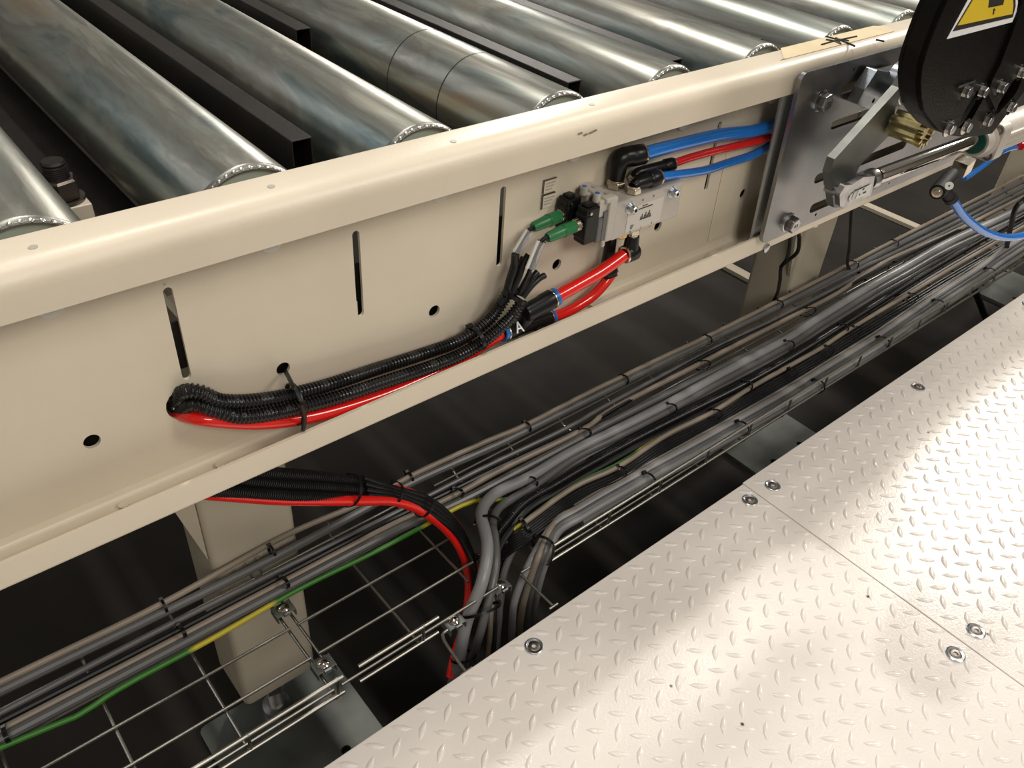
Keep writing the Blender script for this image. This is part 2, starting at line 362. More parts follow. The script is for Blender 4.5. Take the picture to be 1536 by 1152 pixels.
# ------------------------------------------------------------------ rollers
ORD = ['first', 'second', 'third', 'fourth', 'fifth', 'sixth', 'seventh', 'eighth', 'ninth', 'tenth', 'eleventh', 'twelfth', 'thirteenth', 'fourteenth', 'fifteenth', 'sixteenth', 'seventeenth', 'eighteenth', 'nineteenth', 'twentieth']
RR = 0.0505
def make_roller():
    t = thing('conveyor_roller', '', 'roller', (0, 0.56, -0.316), 'zinc-plated rollers across the conveyor')
    b = B(); b.lathe((0, 0.5635, -0.316), (0, 1, 0), [(0.004, RR - 0.006), (0.0, RR - 0.0055), (-0.0005, RR - 0.0035), (0.0015, RR - 0.0008), (0.0035, RR), (1.282, RR), (1.284, RR - 0.003)], 72, False)
    b.build('tube', M['roller'], t)
    b = B(); pr = [(0.0015, RR - 0.0025), (-0.001, RR - 0.0022), (-0.0013, RR - 0.0035), (0.001, RR - 0.0058)]
    b.lathe((0, 0.5635, -0.316), (0, 1, 0), pr, 48, False)
    for k in range(46):
        a = 2 * math.pi * k / 46; c = Vector((math.cos(a) * (RR - 0.002), 0.5632, -0.316 + math.sin(a) * (RR - 0.002)))
        b.lathe(c + Vector((0, 0, 0)), (math.cos(a), -0.7, math.sin(a)), [(-0.001, 0.0020), (0.0002, 0.0016), (0.0005, 0.0006)], 6)
    b.build('weld_bead', M['steel'], t)['label'] = 'bright uneven weld bead round the rim'
    b = B(); b.lathe((0, 0.5665, -0.316), (0, 1, 0), [(0, 0.010), (0, RR - 0.005), (0.003, RR - 0.005), (0.003, 0.010)], 40)
    b.build('end_disc', M['disc'], t)
    b = B(); b.cyl((0, 0.5435, -0.316), (0, 1.86, -0.316), 0.0075, n=14); b.build('axle', M['steel'], t)
    return t
rl = []
proto = make_roller()
def dup(o, parent=None):
    c = o.copy(); COL.objects.link(c); c.parent = parent
    for ch in [x for x in o.children]: dup(ch, c)
    return c
for i in range(-1, 14):
    r = proto if i == -1 else dup(proto)
    r.location.x = 0.0765 + 0.1573 * i
    k = i
    if i == 3: lab = 'zinc roller with two thin black rings near its end'
    elif i == 0: lab = 'zinc roller at the left edge, first one beside the big dark nut'
    elif i == 1: lab = 'zinc roller directly right of the big dark nut'
    elif i == -1: lab = 'zinc roller outside the left edge, left of the first one in view'
    elif i == 2: lab = 'zinc roller directly left of the one with two black rings'
    else: lab = '%s zinc roller to the right of the one with two black rings' % ORD[i - 4]
    tag(r, lab)
    if i == 3:
        for (px, py) in ((682, 59), (760, 90)):
            y = at(px, py, x=r.location.x + 0.0405).y
            B().lathe((r.location.x, y, -0.316), (0, 1, 0), [(-0.0008, RR - 0.001), (-0.0008, RR + 0.0002), (0.0008, RR + 0.0002), (0.0008, RR - 0.001)], 72, False).build('black_ring', M['ink'], r)

# ------------------------------------------------------------------ black rectangular tubes between rollers
def open_tube(x0, x1, y0, y1, z0, z1, t=0.002):
    b = B(); o = [(x0, z0), (x1, z0), (x1, z1), (x0, z1)]; q = [(x0 + t, z0 + t), (x1 - t, z0 + t), (x1 - t, z1 - t), (x0 + t, z1 - t)]
    v = [(x, y0, z) for x, z in o] + [(x, y0, z) for x, z in q] + [(x, y1, z) for x, z in o] + [(x, y1, z) for x, z in q]; f = []
    for i in range(4):
        j = (i + 1) % 4; f += [(i, j, 8 + j, 8 + i), (4 + i, 12 + i, 12 + j, 4 + j), (i, 4 + i, 4 + j, j), (8 + i, 8 + j, 12 + j, 12 + i)]
    b.raw(v, f); return b
for n, (i, ye, lab) in enumerate([(1, 0.640, 'black box bar between the second and third rollers in view'), (2, 0.925, 'black box bar with an open end set far back, left of the ringed roller'),
                                  (3, 0.632, 'black box bar just right of the roller with two black rings'), (4, 0.628, 'black box bar one roller further right than the ringed roller'),
                                  (5, 0.632, 'black box bar two rollers further right than the ringed roller'), (6, 0.632, 'black box bar three rollers further right than the ringed roller')]):
    xr = 0.3285 + 0.1573 * (i - 1)
    o = open_tube(xr - 0.020, xr, ye, 1.86, -0.335, -0.290, 0.0016).build('box_bar', M['black_bar'], smooth=False, bevel=0.0008)
    tag(o, lab, 'steel bar', 'black bars between the rollers')

# ------------------------------------------------------------------ cross member with big nut
CM = thing('cross_member', 'black steel cross beam below the gap left of the second roller', 'steel beam', (0.155, 0.85, -0.46))
B().box(0.095, 0.205, 0.748, 1.86, -0.52, -0.372).build('beam', M['black_bar'], CM, smooth=False, bevel=0.002)
b = B().box(0.138, 0.166, 0.752, 0.79, -0.3715, -0.3565); b.build('pad', M['cream'], CM, smooth=False, bevel=0.001)['label'] = 'cream painted pad under the nut'
NB = thing('hex_nut', 'large dark steel nut on a threaded stud between the first two rollers', 'nut', (0.148, 0.772, -0.356))
b = B(); b.lathe((0.148, 0.772, -0.356), (0, 0, 1), [(0, 0.0185), (0.0025, 0.0185)], 28); b.build('washer', M['dark_steel'], NB)
b = B(); b.lathe((0.148, 0.772, -0.3535), (0, 0, 1), [(0, 0.0150), (0.001, 0.0163), (0.0165, 0.0163), (0.0185, 0.0145)], 6, True, 0.5); b.build('nut', M['dark_steel'], NB, smooth=False)
b = B(); pr = []
for k in range(7): pr += [(0.0 + 0.0018 * k, 0.0108), (0.0009 + 0.0018 * k, 0.0096)]
pr += [(0.0135, 0.0105), (0.0155, 0.009)]
b.lathe((0.148, 0.772, -0.335), (0, 0, 1), pr, 24); b.build('stud', M['black_bar'], NB)['label'] = 'domed dark threaded stud end'

# ------------------------------------------------------------------ legs
def leg(cx, lab, foot_lab, wdt=0.105):
    t = thing('support_leg', lab, 'leg', (cx, 0.77, -H), 'square legs under the conveyor')
    bt = -1.15
    b = plate(rounded(cx - wdt / 2, 0.72, cx + wdt / 2, 0.82, 0.010), [], 0.70, lambda u, v, w_: Vector((u, v, bt + 0.35 + w_)))
    b.build('column', M['cream_leg'], t, ang=40)
    # gusset to the channel
    b = B(); x0, x1 = cx - wdt / 2 - 0.004, cx + wdt / 2 + 0.004
    for xx in (x0 - 0.006, x1):
        prof = [(0.5435, -0.40), (0.5435, -0.495), (0.70, -0.60), (0.76, -0.66), (0.82, -0.66), (0.82, -0.40)]
        b.extrude_x(prof, xx, xx + 0.006)
    b.build('gusset', M['cream_leg'], t, smooth=False)
    xl = cx - wdt / 2
    B().raw([(x, y, z) for y in (0.728, 0.734) for (x, z) in ((xl - .040, -.58), (xl - .040, -.66), (xl - .001, -.83), (xl - .001, -.58))], [(0, 1, 2, 3), (7, 6, 5, 4), (0, 4, 5, 1), (1, 5, 6, 2), (2, 6, 7, 3), (3, 7, 4, 0)]).build('haunch', M['cream_leg'], t, smooth=False)
    b = B(); b.box(cx - 0.05, cx + 0.05, 0.725, 0.815, bt - 0.008, bt); b.build('end_plate', M['cream_leg'], t, smooth=False, bevel=0.002)
    b = B(); pr = [(0.0, 0.022), (0.010, 0.022), (0.012, 0.013)]
    for k in range(18): pr += [(0.014 + k * 0.005, 0.0118), (0.0165 + k * 0.005, 0.0098)]
    b.lathe((cx, 0.765, -H + 0.012), (0, 0, 1), pr, 20); b.build('foot_screw', M['steel'], t)
    b = B(); b.lathe((cx, 0.765, -H + 0.070), (0, 0, 1), [(0, 0.019), (0.014, 0.019)], 6); b.build('lock_nut', M['steel'], t, smooth=False)
    b = plate(rounded(cx - 0.115, 0.60, cx + 0.115, 0.805, 0.012), [circle(cx - 0.05, 0.634, 0.008), circle(cx + 0.05, 0.634, 0.008)], 0.010, lambda u, v, w_: Vector((u, v, -H + 0.006 + w_)))
    b.build('base_plate', M['base_plate'], t, smooth=False)['label'] = 'grey steel base plate with anchor holes'
    return t
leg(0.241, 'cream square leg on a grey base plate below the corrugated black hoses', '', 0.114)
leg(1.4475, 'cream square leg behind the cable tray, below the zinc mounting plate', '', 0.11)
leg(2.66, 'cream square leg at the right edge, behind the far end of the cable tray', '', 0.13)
# light floor rails running crosswise
for (x, y0, y1, w2, lab) in ((2.02, 1.06, 1.9, 0.035, 'cream floor rail crossing beneath the conveyor, left of the second leg'), (2.80, 1.06, 2.1, 0.035, 'cream floor rail beneath the conveyor, right of the second leg')):
    tag(B().box(x - w2 / 2, x + w2 / 2, y0, y1, -H, -H + 0.012).build('floor_rail', M['cream_leg'], smooth=False), lab, 'rail', 'cream rails on the floor')

# ------------------------------------------------------------------ tread plates
ZP = -0.85
def tread(x0, x1, y0, y1, lab):
    t = thing('tread_plate', lab, 'floor plate', ((x0 + x1) / 2, (y0 + y1) / 2, ZP - 0.006), 'white tread plates of the walkway')
    B().box(x0, x1, y0, y1, ZP - 0.006, ZP).build('sheet', M['tread'], t, smooth=False, bevel=0.0012)
    # side lip folded down
    B().box(x0, x1, y1 - 0.005, y1 - 0.0005, ZP - 0.055, ZP - 0.0055).build('folded_edge', M['tread'], t, smooth=False)
    P = 0.0388 * 0.85; b = B()
    def lug(cx, cy, ang):
        L, Wd, Hh = 0.0122, 0.0038, 0.0013; c, s_ = math.cos(ang), math.sin(ang); n = 6; v = []; f = []
        for k in range(n + 1):
            t_ = -1 + 2 * k / n; wd = Wd * (1 - abs(t_) ** 1.7) + 0.00012; hh = Hh * max(0.12, (1 - abs(t_) ** 2.2) ** .6); bow = 0.0006 * (1 - t_ * t_)
            for (q, z) in ((-wd, 0), (-wd * .52, hh), (wd * .52, hh), (wd, 0)):
                u = t_ * L; q += bow; v.append((cx + c * u - s_ * q, cy + s_ * u + c * q, ZP + z - 0.0001))
        for k in range(n):
            for j in range(3): a = k * 4 + j; f.append((a, a + 1, a + 5, a + 4))
        b.raw(v, f)
    hx, hy = 0.7645 * 0.85, 0.2504 * 0.85
    for i in range(-50, 80):
        for j in range(-40, 20):
            for (ox, oy, an) in ((0, 0, math.radians(137)), (-P / 2, P / 2, math.radians(40))):
                cx, cy = hx + i * P + ox, hy + j * P + oy
                if x0 + 0.006 < cx < x1 - 0.006 and y0 + 0.01 < cy < y1 - 0.006: lug(cx, cy, an)
    o = b.build('raised_lugs', M['tread'], t, ang=50); o['kind'] = 'stuff'
    return t
SEAM = 1.0103 * 0.85
YE = 0.4975 * 0.85
tread(-0.35, SEAM - 0.0006, -0.55, YE, 'white tread plate left of the seam, nearest the cable drop')
tread(SEAM + 0.0006, 2.6, -0.55, YE + 0.002, 'white tread plate right of the seam, reaching the right edge')
for (u, v, lab) in ((0.5097, 0.4706, 'countersunk bolt nearest the grey cable drop on the left tread plate'), (0.9867, 0.4648, 'countersunk bolt left of the seam at the tray-side plate edge'),
                    (1.0477, 0.4631, 'countersunk bolt right of the seam at the tray-side plate edge'), (1.5276, 0.4578, 'countersunk bolt midway along the tray-side edge of the right plate'),
                    (0.981, 0.0957, 'countersunk bolt left of the seam, in the brightly lit area'), (1.0446, 0.0965, 'countersunk bolt right of the seam, in the brightly lit area'),
                    (2.055, 0.4690, 'countersunk bolt at the right edge of the picture on the tread plate')):
    x, y = u * 0.85, v * 0.85; t = thing('plate_bolt', lab, 'bolt', (x, y, ZP), 'bolts fixing the tread plates')
    b = B(); b.lathe((x, y, ZP), (0, 0, 1), [(0, 0.0112), (0.0014, 0.0112), (0.0020, 0.0100), (0.0014, 0.0072), (0.0, 0.007)], 32, False); b.build('washer', M['zinc'], t)
    b = B(); b.lathe((x, y, ZP), (0, 0, 1), [(-0.004, 0.0070), (0.0016, 0.0070), (0.0020, 0.0062), (0.0020, 0.0030), (-0.002, 0.0028)], 24, False); b.lathe((x, y, ZP - 0.002), (0, 0, 1), [(0, 0.0028), (0.0004, 0.0026)], 6)
    b.build('head', M['dark_steel'], t)['label'] = 'dark socket head'

# ------------------------------------------------------------------ cable tray
ZT = -0.86
def tray(xs, x0, x1, rims, lab, cat='cable tray'):
    t = thing('cable_tray', lab, cat, ((x0 + x1) / 2, 0.60, ZT), 'wire mesh cable trays')
    for y in (0.4988, 0.550, 0.600, 0.648, 0.6925):
        xa = x0 if not (y < 0.53 and rims) else x0
        B().cyl((xa, y, ZT), (x1, y, ZT), 0.0019, n=8).build('long_wire', M['wire'], t)
    for (a, b_) in rims:
        for z in (-0.820, -0.849): B().cyl((a, 0.484, z), (b_, 0.484, z), 0.0024, n=10).build('rim_wire', M['wire'], t)
    for x in xs:
        inr = any(a - 0.01 <= x <= b_ + 0.01 for a, b_ in rims)
        p = ([(x, 0.484, -0.818), (x, 0.4845, -0.850), (x, 0.490, ZT - 0.004)] if inr else [(x, 0.530, ZT - 0.004)]) + [(x, 0.55, ZT - 0.004), (x, 0.685, ZT - 0.004), (x, 0.700, ZT + 0.003), (x, 0.702, -0.838)]
        B().sweep(p, 0.0019, 8).build('cross_wire', M['wire'], t)
    return t
tray([-0.282, -0.182, -0.082, 0.018, 0.118, 0.221], -0.5, 0.2225, [(-0.5, 0.228)], 'empty-fronted wire mesh tray length in the bottom left corner')
tray([0.234, 0.334, 0.436], 0.2325, 0.458, [(0.2475, 0.355)], 'short wire mesh tray length with a cut rim beside the red hose')
tray([0.537 + 0.103 * i for i in range(0, 29)], 0.4975, 3.5, [(0.536, 3.5)], 'long wire mesh tray filled with cables, along the tread plate')
def clamp(x, y, z, lab):
    t = thing('tray_clamp', lab, 'clamp', (x, y, z), 'splice clamps of the cable tray')
    b = B(); b.box(x - 0.011, x + 0.011, y - 0.009, y + 0.009, z + 0.002, z + 0.004); b.box(x - 0.0125, x - 0.0105, y - 0.010, y + 0.010, z - 0.007, z + 0.004); b.box(x + 0.0105, x + 0.0125, y - 0.010, y + 0.010, z - 0.007, z + 0.004)
    b.build('clamp_plate', M['base_plate'], t, smooth=False, bevel=0.0008)
    b = B(); b.lathe((x, y, z + 0.004), (0, 0, 1), [(0, 0.0075), (0.002, 0.0072), (0.0045, 0.004), (0.005, 0.001)], 20); b.build('dome_bolt', M['chrome'], t)
    b = B(); b.cyl((x - 0.004, y - 0.010, z + 0.004), (x + 0.004, y - 0.010, z + 0.004), 0.003, n=8); b.build('tab', M['steel'], t)
clamp(0.2285, 0.628, ZT, 'steel splice clamp under the green and yellow cable')
clamp(0.2285, 0.532, ZT, 'steel splice clamp at the corner of the cut front rim')
clamp(0.386, 0.494, ZT - 0.008, 'steel splice clamp behind the red hose by the plate edge')
clamp(0.466, 0.503, ZT - 0.01, 'steel splice clamp between the two falling grey cable bundles')
sb = B(); sb.sweep(spline([(0.386, 0.486, -0.866), (0.372, 0.490, -0.868), (0.362, 0.482, -0.868), (0.356, 0.430, -0.868)], 0.004), 0.0022, 8)
sb.cyl((0.349, 0.431, -0.868), (0.366, 0.431, -0.868), 0.0022, n=8)
tag(sb.build('bent_wire', M['wire'], smooth=True), 'bent bare tray wire poking past the falling grey cables', 'wire')
sb = B(); sb.cyl((0.4975, 0.500, -0.864), (0.498, 0.436, -0.864), 0.0019, n=8); sb.cyl((0.491, 0.436, -0.864), (0.505, 0.436, -0.864), 0.0021, n=8)
tag(sb.build('tray_wire_stub', M['wire']), 'short cut tray wire right of the falling grey cables', 'wire')

# ------------------------------------------------------------------ cables
def px(L, z0=-0.845):
    out = []
    for p in L:
        z = p[2] if len(p) > 2 else z0
        out.append(at(p[0], p[1], z=z))
    return out
def cable(name, P, r, m, lab, cat='cable', group=None, step=0.012, n=10):
    o = B().sweep(spline(P, step), r, n).build(name, m); return tag(o, lab, cat, group)
def ribbed(name, P, r, m, lab, cat='conduit', group=None, pitch=0.0033, n=14, parent=None):
    Q = even(spline(P, 0.003), pitch / 4)
    o = B().sweep(Q, r, n, rad=lambda i: r if i % 4 in (0, 1) else (r * 0.77)).build(name, m, parent, ang=60)
    return tag(o, lab, cat, group)
LEFT = lambda P, dx=0.45: [P[0] - (P[1] - P[0]).normalized() * dx] + P
def tail(P, x=3.3):
    d = P[-1] - P[-2]; d = Vector((1, d.y / max(d.x, .01) * 0.2, 0)); return P + [P[-1] + d * (x - P[-1].x) * 0.5, P[-1] + d * (x - P[-1].x)]

# rear pair
P = tail(LEFT(px([(0, 1023.5), (240, 907), (425, 805), (540, 755), (622, 711), (731, 661.5), (789, 637), (891, 585), (929, 567), (1000, 533), (1062, 504), (1166, 452), (1278, 394), (1339, 362), (1450, 306)], -0.838)))
cable('power_cable', P, 0.0040, M['beige_cable'], 'beige cable along the rear rim of the tray, upper one of the rear pair', group='rear pair of cables')
P = tail(LEFT(px([(0, 1037), (240, 921), (408, 838), (550, 762), (622, 722), (733, 672.5), (789, 646), (929, 576.5), (1058, 513), (1166, 461), (1278, 403), (1339, 371), (1450, 315)], -0.845)))
cable('power_cable', P, 0.0058, M['grey_cable'], 'grey cable under the beige one along the rear rim of the tray', group='rear pair of cables')
P = tail(px([(900, 588), (1000, 541), (1083, 503), (1180, 457), (1290, 403), (1340, 380), (1450, 325)], -0.850))
cable('power_cable', P, 0.0045, M['grey_cable'], 'third grey cable joining the rear pair right of the picture centre')
# middle run
mid = [
 ('power_cable', 0.0037, 'grey_cable', 'thin dark grey cable of the middle run, next to the bare rear wire', [(0, 1070), (255, 937), (560, 786), (679, 725), (747, 691), (852, 641), (922, 601), (1083, 517), (1187, 466), (1340, 387), (1450, 332)]),
 ('black_cable', 0.0042, 'black_cable', 'black cable of the middle run between thin grey and beige', [(0, 1083), (265, 947), (560, 793), (677, 736), (748, 701), (862, 647), (954, 594), (1062, 531), (1187, 473), (1340, 393), (1450, 338)]),
 ('power_cable', 0.0045, 'beige_cable', 'beige cable of the middle run below the black one', [(0, 1096), (265, 958), (560, 802), (685, 741), (758, 701), (868, 648), (905, 622), (943, 600), (1031, 555), (1173, 482), (1250, 443), (1333, 390), (1440, 343)]),
 ('power_cable', 0.0060, 'grey_cable', 'thick grey cable of the middle run above the green and yellow wire', [(0, 1110), (265, 970), (560, 813), (695, 750), (768, 712), (870, 658), (922, 630), (1027, 578), (1125, 530), (1250, 463), (1400, 380)])]
for nm, r, mk, lab, L in mid: cable(nm, tail(LEFT(px(L, -0.848))), r, M[mk], lab, group='middle run of cables')
P = LEFT(px([(21, 1113), (117, 1073), (160, 1045), (208, 1017), (320, 957), (448, 884), (560, 829), (643, 785), (693, 758), (725, 750), (770, 748), (830, 728)], -0.848))
cable('earth_wire', P, 0.0032, M['green_yellow'], 'green and yellow earth wire along the front of the middle run', 'wire')
# second run: grey cables that fall in front of the tray beside the red hose
D = [(860, 690), (931, 655), (1002, 619), (1090, 570), (1183, 520), (1240, 483), (1310, 440), (1362, 411), (1424, 376), (1530, 326)]
def off(L, dx, dy): return [(a + dx, b + dy) for a, b in L]
P = tail(px([(678, 1030, -1.02), (685, 1009, -0.97), (699, 936, -0.90), (722, 876, -0.845), (731, 828, -0.825), (728, 800, -0.822), (722, 776, -0.825), (727, 757, -0.832), (747, 738, -0.838), (793, 716, -0.843)] + off(D, -2, -12), -0.845))
cable('fat_cable', P, 0.0082, M['light_grey_cable'], 'fattest grey cable falling over the tray beside the red hose', group='grey cables falling by the red hose', step=0.008, n=14)
P = tail(px([(703, 1010, -1.0), (709, 985, -0.96), (721, 947, -0.91), (737, 884, -0.865), (744, 842, -0.845), (742, 805, -0.838), (739, 786, -0.838), (747, 764, -0.84), (772, 746, -0.843), (800, 730, -0.845)] + off(D, 0, -2), -0.847))
cable('grey_cable', P, 0.0058, M['grey_cable'], 'grey cable falling directly right of the fattest one', group='grey cables falling by the red hose', step=0.008, n=12)
for k, (dx, dy) in enumerate(((3, 5), (1, -17), (4, -7))):
    P = tail(px([(752, 812, -0.865), (756, 790, -0.862), (775, 764, -0.857), (815, 734 + 2 * k, -0.855)] + off(D, dx, dy), -0.855))
    cable('grey_cable', P, 0.0048, M['grey_cable'], ['front grey cable of the second run along the tray', 'rear grey cable of the second run along the tray', 'hidden middle grey cable of the second run along the tray'][k], group='second run of grey cables')
# cables dropping behind them
for k, (L, r, mk, lab) in enumerate((
    ([(745, 990, -1.0), (745, 967, -0.97), (751, 900, -0.92), (757, 856, -0.885), (776, 815, -0.865), (800, 795, -0.858), (850, 770, -0.856), (900, 745, -0.855)], 0.0050, 'grey_cable', 'grey cable falling between the two bundles, right one'),
    ([(731, 1000, -1.0), (735, 950, -0.95), (738, 900, -0.92), (746, 845, -0.885), (756, 815, -0.868), (780, 795, -0.86), (830, 775, -0.857)], 0.0036, 'beige_cable', 'thin beige cable falling between the two bundles'),
    ([(738, 1000, -1.0), (741, 960, -0.96), (743, 905, -0.925), (750, 850, -0.89), (763, 820, -0.87), (790, 802, -0.862), (840, 780, -0.857)], 0.0034, 'black_cable', 'thin black cable falling between the two bundles'))):
    cable('drop_cable', px(L), r, M[mk], lab, group='cables falling between the bundles', step=0.008)
# black run
C3 = [(789, 757), (831, 732), (880, 703), (968, 655), (1047, 615), (1120, 578), (1187, 540), (1271, 488), (1362, 430), (1424, 392), (1500, 348)]
P = tail(px([(738, 830, -0.87), (745, 803, -0.855), (760, 783, -0.848)] + off(C3, -1, -4), -0.842), 2.6)
ribbed('corrugated_conduit', P, 0.0068, M['conduit'], 'black corrugated conduit lying along the tray, rear one', group='black conduits in the tray', pitch=0.0036, n=10)
P = tail(px([(741, 845, -0.88), (750, 818, -0.862), (768, 792, -0.853)] + off(C3, 4, 6), -0.848), 2.6)
cable('black_cable', P, 0.0060, M['black_cable'], 'thick smooth black cable beside the conduit lying in the tray')
cable('black_cable', tail(px(off(C3[2:], 8, -14), -0.85), 2.6), 0.0050, M['black_cable'], 'smooth black cable behind the conduit lying in the tray')
# fourth run: one beige, one green/yellow, five black
C4 = [(785, 785), (860, 731), (929, 699), (1000, 652), (1067, 619), (1125, 582), (1173, 555), (1233, 521), (1274, 494), (1358, 444), (1424, 404), (1500, 360)]
cable('beige_cable', tail(px(C4, -0.842), 2.6), 0.0040, M['beige_cable'], 'beige cable on top of the flat run of black wires', group='flat run of wires')
cable('earth_wire', px([(758, 803, -0.86), (785, 783), (860, 727), (929, 694), (1000, 648), (1067, 614), (1110, 586), (1145, 563), (1180, 543), (1215, 521), (1240, 515), (1274, 492), (1300, 478), (1358, 441), (1424, 400), (1455, 380), (1500, 356)], -0.8465), 0.0024, M['green_yellow'], 'green and yellow earth wire beside the beige cable in the long tray', 'wire')
for k in range(6):
    P = px([(738 + k, 832 + 3 * k, -0.885), (762 + k, 812 + 3.2 * k, -0.86)] + off(C4, 2 + 1.2 * k, 8 + 3.6 * k), -0.848 - 0.0006 * k)
    cable('black_wire', tail(P, 2.6), 0.0024, M['black_cable'], '%s black wire of the flat run, counting from the beige cable' % ORD[k], 'wire', 'flat run of wires', n=8)
# fifth run: grey cables against the front rim that fan down under the plate
C5 = [(839, 796), (870, 777), (912, 752), (964, 723), (1037, 683), (1104, 646), (1180, 603), (1250, 560), (1320, 517), (1403, 460), (1478, 411), (1528, 376)]
fan = [([(768, 960, -1.0), (768, 945, -0.97), (771, 905, -0.915), (785, 865, -0.875), (803, 828, -0.848)], (-7, -10), 0.0052, 'light_grey_cable', 'leftmost grey cable fanning down from the front rim'),
       ([(780, 950, -1.0), (780, 935, -0.965), (786, 900, -0.915), (798, 860, -0.87), (811, 826, -0.840)], (-5, -14), 0.0047, 'beige_cable', 'beige cable fanning down from the front rim'),
       ([(792, 942, -1.0), (790, 925, -0.965), (797, 885, -0.91), (808, 850, -0.868), (818, 825, -0.840)], (-2, -5), 0.0050, 'grey_cable', 'second grey cable fanning down from the front rim'),
       ([(802, 930, -1.0), (801, 915, -0.965), (809, 875, -0.905), (818, 845, -0.868), (825, 822, -0.843)], (1, 0), 0.0050, 'light_grey_cable', 'rightmost grey cable fanning down from the front rim')]
for L, (dx, dy), r, mk, lab in fan:
    cable('grey_cable', tail(px(L + off(C5, dx, dy), -0.845)), r, M[mk], lab, group='grey cables along the front rim', step=0.008, n=12)
cable('grey_cable', tail(px(off(C5[1:], 3, 7), -0.850)), 0.0046, M['grey_cable'], 'low grey cable seen between the two front rim wires', group='grey cables along the front rim')
cable('grey_cable', tail(px(off(C5[1:], -9, -16), -0.852)), 0.0045, M['light_grey_cable'], 'light grey cable at the back of the front rim bundle', group='grey cables along the front rim')

# ------------------------------------------------------------------ red hoses and conduits that hang below the frame and fall over the tray
def pyl(L, y0=None): return [at(p[0], p[1], y=p[2] if len(p) > 2 else y0) for p in L]
hang = [([(300, 700, .585), (330, 705, .60), (414, 710, .612), (480, 715, .620), (552, 722, .628)], 0.0066, 'topmost corrugated conduit hanging below the frame'),
        ([(270, 716, .585), (330, 717, .598), (400, 724, .607), (470, 729, .614), (558, 736, .622)], 0.0066, 'middle corrugated conduit hanging below the frame'),
        ([(280, 735, .58), (341, 737, .592), (400, 741, .600), (470, 745, .606), (541, 748, .612)], 0.0066, 'lowest corrugated conduit hanging below the frame')]
for L, r, lab in hang: ribbed('corrugated_conduit', pyl(L), r, M['conduit'], lab, group='conduits hanging below the frame', pitch=0.003)
RH = [(285, 738, .585), (350, 744, .595), (435, 750, .604), (540, 751, .606), (592, 752, .603), (635, 768, .596), (672, 797, .585), (695, 832, .570), (703, 868, .552), (702, 905, .536), (694, 945, .52), (682, 985, .50), (676, 1015, .49)]
cable('air_hose', pyl(RH), 0.0062, M['red'], 'bright red hose arching over the tray to the plate edge', 'hose', step=0.008, n=16)
RH2 = [(400, 728, .618), (560, 734, .628), (600, 734, .625), (640, 750, .618), (680, 780, .605), (700, 815, .590), (712, 850, .572), (716, 890, .550), (706, 935, .53)]
cable('air_hose', pyl(RH2), 0.0050, M['red_dark'], 'second red hose showing behind the arching black cables', 'hose', step=0.008, n=12)
for k in range(4):
    L = [(545 + 2 * k, 716 + 9 * k, .622 - .004 * k), (592, 732 + 5 * k, .616 - .004 * k), (640, 746 + 7 * k, .606 - .004 * k), (680, 778 + 6 * k, .592 - .004 * k), (702 - k, 815 + 3 * k, .578 - .004 * k), (712 - k, 850, .562 - .004 * k), (714 - k, 900, .54 - .003 * k), (704 - k, 950, .52)]
    cable('black_cable', pyl(L), 0.0034, M['black_cable'], '%s thin black cable beside the arching red hose, from its outer side' % ORD[k], group='black cables beside the arching red hose', step=0.008)

# ------------------------------------------------------------------ hoses and conduits inside the channel
UC = [(262, 600, .549), (275, 588, .535), (300, 588, .527), (335, 602, .522), (400, 599, .521), (480, 581, .522), (560, 555, .523), (640, 529, .523), (690, 510, .522), (735, 478, .522), (762, 440, .522)]
LC = [(268, 612, .547), (290, 606, .530), (330, 618, .519), (365, 625, .515), (420, 618, .513), (500, 598, .512), (580, 572, .511), (660, 545, .510), (710, 522, .510), (755, 488, .510), (782, 455, .511)]
UCp = pyl(UC); LCp = pyl(LC)
UCp = [UCp[0] + Vector((-0.004, 0.03, 0))] + UCp; LCp = [LCp[0] + Vector((-0.004, 0.03, 0))] + LCp
ribbed('corrugated_conduit', UCp, 0.0063, M['conduit'], 'upper black corrugated conduit along the channel above the red hose', group='corrugated conduits inside the channel', n=18)
ribbed('corrugated_conduit', LCp, 0.0063, M['conduit'], 'lower black corrugated conduit along the channel touching the red hose', group='corrugated conduits inside the channel', n=18)
RD = [(262, 618, .560), (275, 622, .540), (310, 629, .524), (380, 634, .517), (450, 628, .514), (520, 611, .512), (600, 583, .512), (680, 545, .513), (730, 514, .514), (752, 501, .514)]
cable('air_hose', pyl(RD), 0.0060, M['red'], 'long red hose from the channel hole to the fitting marked A', 'hose', step=0.006, n=18)
UR = [(826, 450, .508), (860, 431, .507), (900, 408, .507), (935, 383, .508)]
cable('air_hose', pyl(UR), 0.0068, M['red'], 'upper red hose between the black Y fitting and the valve', 'hose', step=0.006, n=18)
LR = [(822, 477, .520), (850, 468, .521), (885, 447, .522), (908, 424, .523), (921, 405, .524)]
cable('air_hose', pyl(LR), 0.0058, M['red'], 'lower red hose between the black Y fitting and the valve', 'hose', step=0.006, n=18)
V = lambda x, y: (720 + x / 4.2667, 160 + y / 4.2667)
def vy(L): return [at(*V(a, b), y=c) for a, b, c in L]
BT = vy([(1045, 303, .522), (1130, 278, .523), (1300, 235, .526), (1536, 180, .529)]) + pyl([(1130, 196, .528), (1165, 186, .527), (1185, 180, .527)])
cable('air_hose', BT, 0.0070, M['blue'], 'thick blue hose above the red one, behind the zinc strip', 'hose', step=0.006, n=18)
RT = vy([(1235, 365, .522), (1350, 325, .524), (1536, 275, .526)]) + pyl([(1130, 213, .528), (1160, 205, .527), (1180, 200, .527)])
cable('air_hose', RT, 0.0044, M['red'], 'thin red hose between the two blue hoses', 'hose', step=0.006, n=14)
